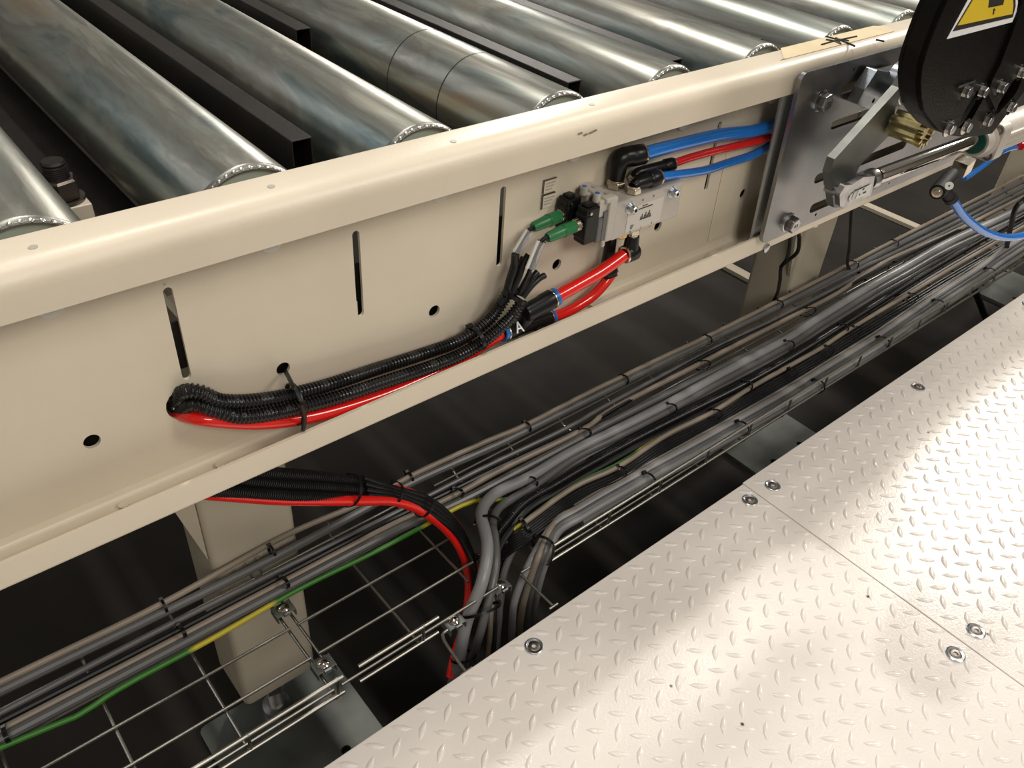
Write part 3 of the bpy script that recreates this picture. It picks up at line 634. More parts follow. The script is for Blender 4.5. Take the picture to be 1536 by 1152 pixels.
BN = vy([(1148, 448, .507), (1300, 430, .510), (1450, 405, .514)]) + pyl([(1090, 245, .520), (1130, 232, .524), (1160, 215, .527), (1180, 205, .528)])
cable('air_hose', BN, 0.0048, M['blue'], 'thin bright blue hose below the red one', 'hose', step=0.006, n=14)

# ------------------------------------------------------------------ solenoid valve
VX0, VX1, VY0, VY1, VZ0, VZ1 = 0.577, 0.676, 0.500, 0.5395, -0.402, -0.361
VV = thing('solenoid_valve', 'light grey aluminium solenoid valve block bolted inside the channel', 'valve', (0.62, 0.54, -0.402))
B().box(VX0, VX1, VY0, VY1, VZ0, VZ1).build('valve_body', M['alu'], VV, smooth=False, bevel=0.0012)
b = B(); b.box(0.561, 0.5765, 0.499, 0.5385, -0.3575, -0.352); b.box(0.566, 0.5768, 0.4985, 0.5385, -0.400, -0.3525); b.box(0.5625, 0.5668, 0.4985, 0.504, -0.405, -0.398)
b.box(0.555, 0.569, 0.502, 0.514, -0.372, -0.354); b.box(0.555, 0.569, 0.520, 0.532, -0.372, -0.354)
b.build('pilot_head', M['pilot'], VV, smooth=False, bevel=0.0015)['label'] = 'stepped pale plastic end cap'
for y in (0.508, 0.526):
    b = B(); b.cyl((0.5555, y, -0.356), (0.5555, y, -0.3475), 0.0038, n=16); o = b.build('manual_override', M['pilot'], VV)
    b = B(); b.cyl((0.5555, y, -0.3475), (0.5555, y, -0.3470), 0.0024, n=14); b.build('button', M['blue_ring'], o)
    b = B(); b.cyl((0.570, y, -0.3519), (0.570, y, -0.3512), 0.0030, n=14); b.build('recess', M['alu'], VV)
b = B(); b.box(0.561, 0.566, 0.5, 0.5385, -0.397, -0.366); b.build('gasket', M['grey_cable'], VV, smooth=False)
b = B(); b.box(0.5545, 0.5635, 0.5005, 0.5180, -0.3985, -0.372); b.build('coil_label', M['grey_cable'], VV, smooth=False, bevel=0.0015)
for k, (y, dx, dz) in enumerate(((0.508, 0, 0), (0.5285, -0.006, 0.003))):
    b = B(); x = 0.5455 + dx
    b.box(x - 0.0085, x + 0.0095, y - 0.0075, y + 0.0075, -0.396 + dz, -0.3575 + dz); b.box(x - 0.006, x + 0.004, y - 0.005, y + 0.005, -0.358 + dz, -0.3545 + dz)
    b.box(x - 0.0095, x + 0.0005, y - 0.0083, y + 0.0083, -0.391 + dz, -0.364 + dz)
    b.build('coil', M['black'], VV, smooth=False, bevel=0.0018)
    b = B(); b.cyl((x - 0.004, y - 0.0083, -0.362 + dz), (x - 0.004, y - 0.0093, -0.362 + dz), 0.0017, n=12); b.build('coil_screw', M['steel'], VV)
for (x, z) in ((0.5972, -0.3705), (0.6592, -0.3690)):
    b = B(); b.lathe((x, VY0, z), (0, -1, 0), [(0, 0.0064), (0.0012, 0.0064)], 24); b.lathe((x, VY0 - 0.0012, z), (0, -1, 0), [(0, 0.0050), (0.0014, 0.0050)], 20)
    o = b.build('washer', M['zinc'], VV)
    b = B(); b.lathe((x, VY0 - 0.0026, z), (0, -1, 0), [(0, 0.0042), (0.0052, 0.0042), (0.0060, 0.0034), (0.0060, 0.0020), (0.0035, 0.0018)], 20, False); b.build('socket_screw', M['zinc'], VV)
    b = B(); b.cyl((x, VY0 - 0.0050, z), (x, VY0 - 0.0055, z), 0.0021, n=6); b.build('socket', M['ink'], VV)
lab = B().box(0.5955, 0.6480, VY0 - 0.0004, VY0 + 0.0001, -0.3985, -0.3715).build('label', M['label_grey'], VV, smooth=False)
# port numbers and fine print on the label
UX, UY = (1, 0, 0), (0, 0, 1)
for s_, x, z in (('4', 0.615, -0.3668), ('2', 0.631, -0.3664), ('5', 0.603, -0.3990), ('1', 0.619, -0.3985), ('3', 0.635, -0.3978)):
    text(s_, 0.0032, (x, VY0 - 0.0006, z), UX, UY, M['ink'], 'port_number', VV)
b = B()
random.seed(3)
for k in range(10): b.box(0.606 + 0.0026 * k, 0.6080 + 0.0026 * k, VY0 - 0.0008, VY0 - 0.0003, -0.3766, -0.3754)
for k in range(3): b.box(0.616 + 0.0026 * k, 0.618 + 0.0026 * k, VY0 - 0.0008, VY0 - 0.0003, -0.3740, -0.3730)
for k in range(9):
    h = (0.003, 0.0055, 0.002, 0.004, 0.0065, 0.003, 0.005, 0.007, 0.003)[k]; b.box(0.6155 + 0.0018 * k, 0.6164 + 0.0018 * k, VY0 - 0.0008, VY0 - 0.0003, -0.3885, -0.3885 + h)
b.box(0.6150, 0.6320, VY0 - 0.0008, VY0 - 0.0003, -0.3892, -0.3886)
for k in range(3): b.box(0.602, 0.607 - 0.001 * k, VY0 - 0.0008, VY0 - 0.0003, -0.3925 - 0.0016 * k, -0.3918 - 0.0016 * k)
b.build('fine_print', M['ink'], lab, smooth=False)
# fittings on the valve
def nutfit(parent, p, d, r, h, m=None):
    b = B(); p = Vector(p); d = Vector(d).normalized()
    b.lathe(p, d, [(0, r * 0.8), (h * 0.12, r), (h * 0.75, r), (h * 0.82, r * 0.88), (h, r * 0.88)], 6, True, 0.2); b.build('hex_nut', m or M['nickel'], parent, smooth=False, bevel=0.0005)
    b = B(); b.lathe(p + d * h * 0.95, d, [(0, r * 0.80), (h * 0.22, r * 0.80)], 24); b.build('seal_ring', m or M['nickel'], parent)
def elbow(name, lab, base, up, out_p, r, rc, nut_r, nut_h, cat='fitting', group='push-in elbow fittings on the valve'):
    """nut at base along up, body, then a barrel to out_p ending in a collar"""
    base = Vector(base); up = Vector(up).normalized(); out_p = Vector(out_p)
    t = thing(name, lab, cat, base, group)
    nutfit(t, base, up, nut_r, nut_h)
    h0 = base + up * (nut_h * 1.1)
    knee = base + up * ((out_p - base).dot(up)); kd = (out_p - knee).normalized()
    pts = [h0, h0.lerp(knee, .35), knee - up * r * 0.45 + kd * r * 0.02, knee + kd * r * 0.45, knee.lerp(out_p, .55), out_p - kd * rc * 1.5]
    b = B(); Q = spline(pts, 0.0015); n = len(Q)
    b.sweep(Q, r, 20, rad=lambda i: r * (0.82 + 0.2 * min(1, i / n * 1.6)))
    b.build('elbow_body', M['black'], t)
    b = B(); b.lathe(out_p - kd * rc * 1.9, kd, [(0, rc * 0.85), (rc * .25, rc), (rc * 1.4, rc), (rc * 1.65, rc * 0.93)], 28); b.build('collar', M['black'], t)
    b = B(); b.lathe(out_p - kd * rc * 0.25, kd, [(0, rc * 0.9), (rc * .1, rc * 1.0), (rc * .22, rc * 0.90), (rc * .22, rc * .6)], 28, False); b.build('ring', M['nickel'], t)
    return t
top1 = at(*V(880, 485), y=0.527)
elbow('elbow_fitting', 'large black elbow fitting holding the thick blue hose', (0.6020, 0.5275, VZ1), (0, 0, 1), at(*V(1050, 302), y=.522), 0.0100, 0.0105, 0.0098, 0.0085)
elbow('elbow_fitting', 'black elbow fitting at the front holding the thin blue hose', (0.6085, 0.5085, VZ1), (0, 0, 1), at(*V(1150, 448), y=.507), 0.0066, 0.0082, 0.0080, 0.0072)
elbow('elbow_fitting', 'black elbow fitting behind, holding the thin red hose', (0.6300, 0.5270, VZ1), (0, 0, 1), at(*V(1238, 366), y=.522), 0.0060, 0.0072, 0.0072, 0.0060)
elbow('elbow_fitting', 'black elbow fitting below the valve holding the upper red hose', (0.6185, 0.5080, VZ0), (0, 0, -1), at(*V(918, 950), y=.508), 0.0088, 0.0098, 0.0075, 0.0085)
elbow('elbow_fitting', 'black elbow fitting hidden below the valve holding the lower red hose', (0.6050, 0.5250, VZ0), (0, 0, -1), at(*V(860, 1045), y=.524), 0.0070, 0.0080, 0.0085, 0.0080)
t = thing('plug', 'round brass plug in the underside of the valve', 'plug', (0.643, 0.512, VZ0))
B().lathe((0.645, 0.514, VZ0), (0, 0, -1), [(0, 0.0090), (0.0045, 0.0090), (0.006, 0.0075)], 24).build('cap', M['brass'], t)
b = B().lathe((0.600, 0.510, VZ0), (0, 0, -1), [(0, 0.0080), (0.0045, 0.0080), (0.006, 0.0065)], 24).build('muffler', M['brass'])
tag(b, 'small brass muffler under the left end of the valve', 'plug')

# green M8 connectors
def connector(tip, endp, lab):
    tip = Vector(tip); endp = Vector(endp); d = (endp - tip); L = d.length; d.normalize()
    t = thing('sensor_plug', lab, 'connector', tip, 'green round plugs on the valve coils')
    B().lathe(tip, d, [(0, 0.0042), (L * .06, 0.0051), (L * .56, 0.0060), (L * .565, 0.0066), (L * .60, 0.0066)], 20).build('grip', M['green'], t)
    B().lathe(tip + d * L * .60, d, [(0, 0.0058), (L * .02, 0.0063), (L * .40, 0.0063)], 8).build('body', M['green'], t, ang=20)
    b = B(); n = 24; pr = [(L * 1.0, 0.0052), (L * 1.02, 0.0061), (L * 1.18, 0.0061), (L * 1.20, 0.0055)]; b.lathe(tip, d, pr, n)
    for k in range(n):
        if k % 2: continue
        a = 2 * math.pi * k / n; u = d.cross(Vector((0, 0, 1))).normalized(); v_ = d.cross(u); c = tip + (u * math.cos(a) + v_ * math.sin(a)) * 0.0061
        b.cyl(c + d * L * 1.03, c + d * L * 1.17, 0.0006, n=5)
    b.build('knurled_nut', M['nickel'], t)
    B().lathe(tip + d * L * .985, d, [(0, 0.0050), (L * .03, 0.0050)], 16).build('seal', M['black'], t)
    return t
c1a, c1b = at(*V(430, 840), y=.507), at(*V(600, 765), y=.508)
c2a, c2b = at(*V(338, 772), y=.526), at(*V(505, 700), y=.528)
connector(c1a, c1b, 'green round plug in front, on the nearer coil')
connector(c2a, c2b, 'green round plug behind, on the coil nearer the web')

# thin black leads from the plugs into the conduits, with label sleeves
tp = lambda x, y: (700 + x / 5.12, 350 + y / 5.12)
def ty(L): return [at(*tp(a, b), y=c) for a, b, c in L]
def t8(L): return [at(740 + a / 9.6, 300 + b / 9.6, y=c) for a, b, c in L]
cable('sensor_lead', t8([(800, 530, .507), (730, 560, .507), (660, 640, .508), (600, 780, .509), (545, 960, .511), (480, 1120, .513)]) + ty([(400, 470, .515)]), 0.0022, M['black_cable'], 'black lead from the front green plug', 'cable', 'black leads gathered by the tie', n=10, step=0.004)
cable('sensor_lead', t8([(590, 400, .526), (520, 430, .526), (420, 560, .526), (350, 720, .525), (310, 800, .524), (260, 1000, .522)]) + ty([(290, 460, .52)]), 0.0022, M['black_cable'], 'black lead from the rear green plug', 'cable', 'black leads gathered by the tie', n=10, step=0.004)
loops = [([(375, 160, .521), (365, 250, .521), (330, 360, .52), (300, 480, .52)], 0.0040, 'wide black heat-shrink end left of the clear sleeve'),
         ([(478, 165, .519), (430, 240, .519), (400, 330, .518), (330, 480, .518)], 0.0036, 'black cut cable end beside the clear sleeve'),
         ([(440, 185, .524), (400, 260, .523), (385, 330, .522), (350, 400, .52), (320, 480, .52)], 0.0034, 'black cable end tucked behind the others'),
         ([(545, 295, .512), (515, 330, .512), (470, 400, .513), (420, 480, .514)], 0.0032, 'short black blanked lead right of the clear sleeve'),
         ([(598, 325, .510), (560, 345, .510), (500, 400, .511), (430, 490, .512)], 0.0032, 'outermost black blanked lead pointing at the round hole'),
         ([(500, 300, .515), (450, 380, .515), (400, 470, .516)], 0.0036, 'thick black lead leaving the clear sleeve')]
for L, r, lb in loops:
    cable('sensor_lead', ty(L), r, M['black_cable'], lb, 'cable', 'black leads gathered by the tie', n=12, step=0.003)
def sleeve(p0, p1, wd, lab, nm='wire_marker'):
    p0 = Vector(p0); p1 = Vector(p1); d = (p1 - p0).normalized(); L = (p1 - p0).length
    t = thing(nm, lab, 'label', p0, 'clear sleeves on the sensor leads')
    u = d.cross(Vector((0, 1, 0))).normalized()
    B().lathe(p0, d, [(0, 0.0040), (L, 0.0042)], 16, False).build('sleeve', M['sleeve'], t)
    q = [p0 + u * 0.003, p0 + u * (0.003 + wd), p1 + u * (0.003 + wd), p1 + u * 0.003]; n_ = Vector((0, -1, 0)) * 0.0008
    b = B().raw([c + n_ for c in q] + [c - n_ for c in q], [(0, 1, 2, 3), (4, 7, 6, 5), (0, 4, 5, 1), (1, 5, 6, 2), (2, 6, 7, 3), (3, 7, 4, 0)]); b.build('paper_strip', M['label_white'], t, smooth=False)
s1 = t8([(700, 590, .507), (540, 980, .510)]); sleeve(s1[1], s1[0], 0.0042, 'clear sleeve with white strip on the front lead')
s2 = t8([(520, 450, .525), (330, 770, .524)]); sleeve(s2[1], s2[0], 0.0030, 'clear sleeve with small white strip on the rear lead')

# Y fitting
YF = thing('hose_coupler', 'black Y-shaped hose fitting with blue collars and a white A', 'fitting', at(780, 480, y=.512))
a0 = at(756, 499, y=.513); a1 = at(835, 470, y=.519); u0 = at(788, 470, y=.508); u1 = at(830, 447, y=.508)
d = (a1 - a0).normalized()
a1 = at(826, 476, y=.519)
b = B(); d = (a1 - a0).normalized(); L = (a1 - a0).length
b.lathe(a0, d, [(0.001, 0.0082), (0.002, 0.0090), (0.014, 0.0090), (0.018, 0.0082), (L * .62, 0.0078), (L * .70, 0.0075), (L - .001, 0.0078)], 28)
du = (u1 - u0).normalized(); Lu = (u1 - u0).length
b.lathe(u0, du, [(0, 0.0082), (0.003, 0.0092), (Lu * .55, 0.0094), (Lu * .62, 0.0102), (Lu - .001, 0.0102)], 28)
b.sweep([a0 + d * 0.024, (a0 + d * .03).lerp(u0 + du * .004, .5), u0 + du * 0.010], 0.0070, 20)
b.build('body', M['black'], YF)
b = B(); b.lathe(a0, d, [(-0.0035, 0.0066), (-0.0035, 0.0084), (0.0006, 0.0086), (0.0006, 0.0066)], 28, False); b.build('release_ring', M['blue_ring'], YF)
b = B(); b.lathe(a0, d, [(0.0008, 0.0088), (0.0018, 0.0093), (0.0024, 0.0091)], 28, False); b.build('band', M['nickel'], YF)
b = B(); b.lathe(u1, du, [(-0.0006, 0.0070), (-0.0006, 0.0098), (0.0034, 0.0096), (0.0034, 0.0070)], 28, False); b.build('release_ring', M['blue_ring'], YF)
b = B(); b.lathe(u1, du, [(-0.0030, 0.0103), (-0.0022, 0.0105), (-0.0014, 0.0103)], 28, False); b.build('band', M['nickel'], YF)
b = B(); b.lathe(a1, d, [(-0.0006, 0.0060), (-0.0006, 0.0076), (0.0030, 0.0075), (0.0030, 0.0060)], 28, False); b.build('release_ring', M['blue_ring'], YF)
b = B(); b.lathe(a1, d, [(-0.0030, 0.0079), (-0.0020, 0.0081), (-0.0012, 0.0079)], 28, False); b.build('band', M['nickel'], YF)
pn = a0 + d * (L * .62); b = B(); b.lathe(pn + Vector((0, -0.005, -0.004)), (0.25, -1, -0.5), [(0, 0.0038), (0.005, 0.0038), (0.005, 0.0022), (0.001, 0.0020)], 18, False); b.build('mounting_eye', M['black'], YF)
ca = a0 + d * 0.0125; toCam = (-ca).normalized(); nrm = (toCam - d * toCam.dot(d)).normalized(); upv = nrm.cross(d).normalized()
if upv.z < 0: upv = -upv
text('A', 0.0165, ca + nrm * 0.0098, d, upv, M['white_print'], 'letter', YF, t=0.0010)

# ------------------------------------------------------------------ cable ties
def tie(p, d, r, lab, group='black cable ties', head_dir=None, squash=1.0, w_=0.0018, tailL=0.0, cat='cable tie'):
    """ring of strap round axis d at p, ratchet head on head_dir"""
    p = Vector(p); d = Vector(d).normalized(); hd = Vector(head_dir or (0, 0.4, 1)); hd = (hd - d * hd.dot(d)).normalized(); sd = d.cross(hd)
    b = B(); n = 28; v = []; f = []
    for k in range(n):
        a = 2 * math.pi * k / n
        for (dr, dw) in ((0, -w_), (0.0011, -w_), (0.0011, w_), (0, w_)):
            v.append(p + hd * math.cos(a) * (r * squash + dr) + sd * math.sin(a) * (r + dr) + d * dw)
    for k in range(n):
        for j in range(4): f.append((k * 4 + j, k * 4 + (j + 1) % 4, ((k + 1) % n) * 4 + (j + 1) % 4, ((k + 1) % n) * 4 + j))
    b.raw(v, f)
    t = thing('cable_tie', lab, cat, p, group)
    b.build('strap', M['black'], t, smooth=True)
    m = Matrix.Translation(p + hd * (r * squash + 0.002)) @ Matrix((sd, d, hd)).transposed().to_4x4()
    hb = B(); hb.box(-0.0030, 0.0030, -0.0026, 0.0026, -0.0020, 0.0022, m)
    if tailL: hb.box(-0.0012, 0.0012, -0.0008, 0.0008, 0.0022, 0.0022 + tailL, m)
    hb.build('head', M['black'], t, smooth=False, bevel=0.0004)
    return t
def run_ties(L, z, r, nm, axis=(1, 0, 0), squash=0.8, w_=0.0016):
    for k, (a, b_) in enumerate(L):
        p = at(a, b_, z=z); tie(p, axis, r, '%s black cable tie from the left on the %s' % (ORD[k], nm), 'cable ties on the ' + nm, (0, 0.75, 0.7), squash, w_)
run_ties([(246, 910), (408, 828), (614, 717), (790, 641), (936, 570), (1061, 510), (1168, 457), (1281, 398), (1341, 366)], -0.842, 0.0100, 'rear pair of cables')
run_ties([(10, 1102), (272, 948), (425, 875), (684, 741), (874, 651)], -0.848, 0.0210, 'middle run of cables', squash=0.36, w_=0.0022)
run_ties([(1054, 548), (1212, 468), (1344, 398)], -0.850, 0.0180, 'far half of the middle run', squash=0.4, w_=0.0018)
run_ties([(796, 724), (1004, 614), (1180, 519)], -0.846, 0.0170, 'second run of grey cables', squash=0.5)
run_ties([(930, 708), (1072, 622), (1186, 560), (1240, 526), (1282, 497), (1366, 447)], -0.846, 0.0155, 'flat run of black wires', squash=0.5)
run_ties([(972, 721), (1111, 643), (1225, 580), (1322, 515), (1405, 459), (1482, 411)], -0.846, 0.0155, 'front rim bundle', squash=0.75)
run_ties([(1118, 580), (1262, 494)], -0.843, 0.0150, 'black conduit in the tray', squash=0.6)
tie(at(733, 786, z=-0.83), at(735, 760, z=-.83) - at(731, 806, z=-.83), 0.0155, 'cable tie round the fat grey cable just below its bend', 'ties on the falling grey cables', (-1, .2, .2), 1.0)
tie(at(722, 915, z=-0.885), Vector((0.15, 0.75, 0.75)), 0.024, 'wide loose cable tie joining red hose and fat grey cable', 'ties on the falling grey cables', (1, 0, 0), 1.05)
tie(at(695, 985, z=-0.95), Vector((0.15, 0.5, 0.8)), 0.016, 'cable tie on the grey cables closest to the plate edge', 'ties on the falling grey cables', (1, 0, 0), 1.0)
tie(at(815, 817, z=-0.842), at(830, 800, z=-.845) - at(808, 840, z=-.85), 0.0165, 'cable tie where the front rim cables start to fan out', 'ties on the falling grey cables', (-.3, .6, .6), 0.9)
tie(at(789, 791, z=-0.85), at(800, 785, z=-.85) - at(770, 805, z=-.86), 0.013, 'cable tie at the end of the flat run of black wires', 'ties on the falling grey cables', (0, .6, .6), 0.9)
tie(at(591, 740, y=0.612), at(640, 757, y=.604) - at(545, 735, y=.618), 0.0150, 'cable tie on the red hose where the conduits end', 'ties on the arching red hose', (0, 0.6, 0.6), 0.9)
tie(at(636, 760, y=0.602), at(665, 782, y=.592) - at(610, 750, y=.609), 0.0145, 'thin cable tie on the rising part of the red arch', 'ties on the arching red hose', (0, 0.6, 0.6), 0.9)
tie(at(703, 838, y=0.570), at(706, 870, y=.553) - at(697, 815, y=.58), 0.0125, 'cable tie round red hose and black cables at the top of its fall', 'ties on the arching red hose', (1, 0, 0.2), 1.0)
tie(at(524, 735, y=0.615), Vector((1, 0.1, -0.45)), 0.0215, 'cable tie round the ends of the hanging conduits', 'ties on the hanging conduits', (0, 1, .3), 0.8)
# ties inside the channel
t = tie(at(443, 606, y=.515), Vector((1, 0, -0.12)), 0.0175, 'cable tie threaded through a web hole around the two conduits and red hose', 'ties inside the channel', (0, -0.75, 0.45), 0.72, 0.0021)
P = [at(425, 552, y=.545), at(430, 560, y=.53), at(440, 580, y=.506), at(450, 600, y=.497)]
b = B().sweep(spline(P, 0.004), 0.0019, 6); b.build('strap', M['black'], t)
P = [at(452, 606, y=.496), at(457, 625, y=.497), at(455, 645, y=.502)]
b = B().sweep(spline(P, 0.004), 0.0019, 6); b.build('strap', M['black'], t)
tie(at(713, 508, y=.516), at(730, 497, y=.516) - at(700, 515, y=.516), 0.0150, 'cable tie around the conduits just left of the letter A', 'ties inside the channel', (0, .5, .8), 0.8, 0.002)
tie(at(771, 446, y=.517), at(785, 420, y=.517) - at(760, 460, y=.517), 0.0125, 'cable tie gathering the black leads above the conduit ends', 'ties inside the channel', (-1, 0, 0.2), 0.9, 0.002)
tie(at(722, 519, y=.506), Vector((0.2, -0.3, -1)), 0.0045, 'small cable tie end hanging below the conduits beside the A fitting', 'ties inside the channel', (0, 0, -1), 1.0, 0.002)
t = at(780, 452, y=.515)
b = B()
b.sweep([at(748, 457, y=.519), at(765, 438, y=.519), at(790, 436, y=.518)], 0.0042, 10); b.sweep([at(790, 455, y=.511), at(770, 470, y=.512), at(750, 487, y=.513)], 0.004, 10)
tag(b.build('tape_wrap', M['black'], smooth=True), 'black wrap where the leads enter the corrugated conduits', 'tape')

# ------------------------------------------------------------------ zinc mounting plate
MP = thing('mounting_plate', 'bright zinc-plated slotted plate bolted to the outside of the channel', 'plate', (1.1, 0.49, -0.476))
hs = [circle(0.9385, -0.2845, 0.0022, 10), circle(0.946, -0.4835 + 0.012, 0.0022, 10)]
for z, xa, xb in ((-0.306, 0.930, 0.990), (-0.348, 0.928, 1.015), (-0.388, 1.02, 1.10), (-0.416, 0.925, 1.13), (-0.459, 0.934, 0.992), (-0.459, 1.04, 1.10), (-0.306, 1.10, 1.20)):
    hs.append(slot(xa, z, xb, z, 0.0065 if z > -0.33 or z < -0.4 else 0.0055))
hs.append(circle(1.125, -0.475 + 0.003, 0.0018, 8)); hs.append(circle(1.06, -0.472, 0.0018, 8))
plate(rounded(0.834, -0.4815, 1.62, -0.2725, 0.010), hs, 0.005, lambda u, v, w_: Vector((u + 0.05 * (-0.33 - v), 0.4955 + w_ - 0.004, v))).build('sheet', M['zinc_iri'], MP, smooth=False, bevel=0.0006)
for (x, z) in ((0.8805, -0.3100), (0.8895, -0.4645)):
    b = B(); b.lathe((x, 0.489, z), (0, -1, 0), [(0, 0.0125), (0.0018, 0.0125), (0.0022, 0.0118)], 30); b.build('washer', M['zinc'], MP)
    b = B(); b.lathe((x, 0.4868, z), (0, -1, 0), [(0, 0.0105), (0.0022, 0.0105)], 26); b.build('spring_washer', M['dark_steel'], MP)
    b = B(); b.lathe((x, 0.4846, z), (0, -1, 0), [(0, 0.0104), (0.0068, 0.0104), (0.0080, 0.0090)], 6, True, 0.25); o = b.build('bolt_head', M['steel'], MP, smooth=False, bevel=0.0004)
    o2 = text('8.8', 0.006, (x, 0.4764, z), UX, UY, M['dark_steel'], 'stamp', o)
ST = B(); q = [at(1175, 150, y=0.5055), at(1131, 347, y=0.5055), at(1147, 341, y=0.5055), at(1190, 143, y=0.5055)]
q[0].z = q[3].z = -0.302; q[1].z = q[2].z = -0.4925
ST.raw(q + [p + Vector((0, 0.003, 0)) for p in q], [(0, 1, 2, 3), (7, 6, 5, 4), (0, 4, 5, 1), (1, 5, 6, 2), (2, 6, 7, 3), (3, 7, 4, 0)])
q2 = [q[3], q[2]]; q2 = [p - Vector((0.003, -0.003, 0)) for p in q2] + [p + Vector((0, 0.003, 0)) for p in (q[2], q[3])]
ST.raw(q2 + [p + Vector((0, 0.012, 0)) for p in q2], [(0, 1, 2, 3), (7, 6, 5, 4), (0, 4, 5, 1), (1, 5, 6, 2), (2, 6, 7, 3), (3, 7, 4, 0)])
tag(ST.build('zinc_strip', M['strip'], smooth=False), 'narrow upright zinc strip between hoses and mounting plate', 'bracket')
b = B(); b.lathe(at(1149, 372, y=.4995), (0, -1, 0), [(0, 0.006), (0.002, 0.006), (0.003, 0.004)], 18)
tag(b.build('rivet', M['zinc']), 'small rivet under the lower left corner of the mounting plate', 'rivet')
# whitish peeling film scraps on the bottom flange
def scrap(L, lab, z=-0.4965):
    pts = [at(a, b_, z=z) for a, b_ in L]; n = len(pts)
    b = B().raw(pts + [p - Vector((0, 0, 0.0004)) for p in pts], [tuple(range(n)), tuple(range(2 * n - 1, n - 1, -1))] + [(i, i + n, (i + 1) % n + n, (i + 1) % n) for i in range(n)])
    tag(b.build('film_scrap', M['film'], smooth=False), lab, 'film', 'scraps of protective film')
scrap([(1060, 385), (1066, 378), (1080, 375), (1085, 370), (1105, 366), (1112, 360), (1122, 352), (1128, 345), (1130, 352), (1122, 362), (1120, 366)], 'torn pale film scrap beside the zinc strip')
scrap([(884, 457), (900, 450), (905, 446), (920, 440), (926, 441), (932, 444), (926, 447), (905, 455), (890, 460)], 'torn pale film scrap right of the Y fitting')
scrap([(794, 500), (800, 494), (806, 497), (815, 492), (829, 488), (832, 484), (850, 478), (857, 480), (840, 487), (812, 497), (798, 503)], 'torn pale film scrap below the Y fitting')

# masking tape on the rail
L = [(1168, 71), (1173, 80), (1175, 87), (1187, 91), (1197, 93), (1203, 101), (1230, 93.5), (1262, 85), (1300, 75), (1330, 67), (1358, 58), (1357, 52), (1342, 46), (1328, 39), (1305, 37.5), (1270, 47), (1220, 60)]
pts = [at(a, b_, z=-0.2645) for a, b_ in L]; pts = [Vector((p.x, min(max(p.y, 0.5155), 0.5425), p.z)) for p in pts]; n = len(pts)
TP = thing('masking_tape', 'yellowed masking tape on the rail with a black scribbled cross', 'tape', pts[0])
B().raw(pts + [p - Vector((0, 0, 0.0006)) for p in pts], [tuple(range(n)), tuple(range(2 * n - 1, n - 1, -1))] + [(i, i + n, (i + 1) % n + n, (i + 1) % n) for i in range(n)]).build('strip', M['tape'], TP, smooth=False)
c4 = lambda x, y: at(1160 + x / 7.68, 40 + y / 7.68, z=-0.2641)
b = B()
for s_ in ([(555, 208), (700, 165), (830, 140), (960, 112)], [(600, 112), (740, 150), (850, 185), (940, 225)], [(605, 150), (700, 165), (775, 200), (720, 130), (800, 150), (870, 165)], [(1180, 150), (1225, 157), (1278, 170)]):
    b.sweep([c4(*q) for q in s_], 0.0011, 6)
b.build('pen_marks', M['ink'], TP)
# black pen line round the plate corner
b = B(); c4y = lambda x, y: at(1160 + x / 7.68, 40 + y / 7.68, y=0.4995)
b.sweep([c4y(*q) for q in ((322, 730), (335, 680), (360, 620), (400, 560), (445, 520), (515, 498))], 0.0006, 6)
tag(b.build('pen_line', M['ink']), 'curved black line on the rail round the plate corner', 'mark')

# ------------------------------------------------------------------ pivot, lever arm, clutch spacer
PV = thing('pivot_bracket', 'zinc six-sided bracket and round shaft behind the lever arm', 'bracket', (1.03, 0.488, -0.33))
zc = lambda x, y, yy: at(1230 + x / 7.68, 60 + y / 7.68, y=yy)
hx = [zc(600, 325, .478), zc(455, 550, .478), zc(370, 720, .478), zc(500, 775, .478), zc(680, 700, .478), zc(900, 480, .478), zc(930, 300, .478), zc(720, 350, .478)]
outl = [(p.x, p.z) for p in hx]
plate(outl, [circle(zc(555, 680, .478).x, zc(555, 680, .478).z, 0.003, 12)], 0.014, lambda u, v, w_: Vector((u, 0.478 + w_, v))).build('boss', M['zinc'], PV, smooth=False, bevel=0.0012)
c = zc(870, 470, .47); B().lathe((c.x, 0.472, c.z), (0, -1, 0), [(0, 0.0235), (0.022, 0.0235), (0.023, 0.0225), (0.052, 0.0225)], 40).build('shaft', M['zinc'], PV)
LV = thing('lever_arm', 'flat grey steel lever arm slanting down from the black guard to the piston rod', 'lever', (1.0, 0.45, -0.42))
q3 = lambda x, y, yy: at(1200 + x / 9.6, 220 + y / 9.6, y=yy)
q1 = lambda x, y, yy: at(1140 + x / 6.4, 80 + y / 6.4, y=yy)
YL = 0.443
lv = [q3(498, 183, YL), q3(430, 385, YL), q3(490, 790, YL), q3(500, 880, YL), q3(600, 880, YL), q3(760, 560, YL), q3(870, 270, YL), q1(1100, 880, YL), q1(1290, 730, YL), q1(1330, 560, YL), zc(1000, 380, YL), zc(1000, 250, YL), zc(960, 370, YL), q1(1400, 265, YL)]
lv = [q3(498, 183, YL), q3(430, 385, YL), q3(490, 880, YL), q3(620, 870, YL), q3(850, 300, YL), q3(950, 170, YL), q1(1100, 930, YL), q1(1285, 740, YL), q1(1290, 560, YL), zc(960, 520, YL), zc(1150, 380, YL), zc(1150, 130, YL), q1(1340, 330, YL)]
plate([(p.x, p.z) for p in lv], [], 0.010, lambda u, v, w_: Vector((u, YL + 0.005 + w_, v))).build('arm', M['raw_steel'], LV, smooth=False, bevel=0.0005)
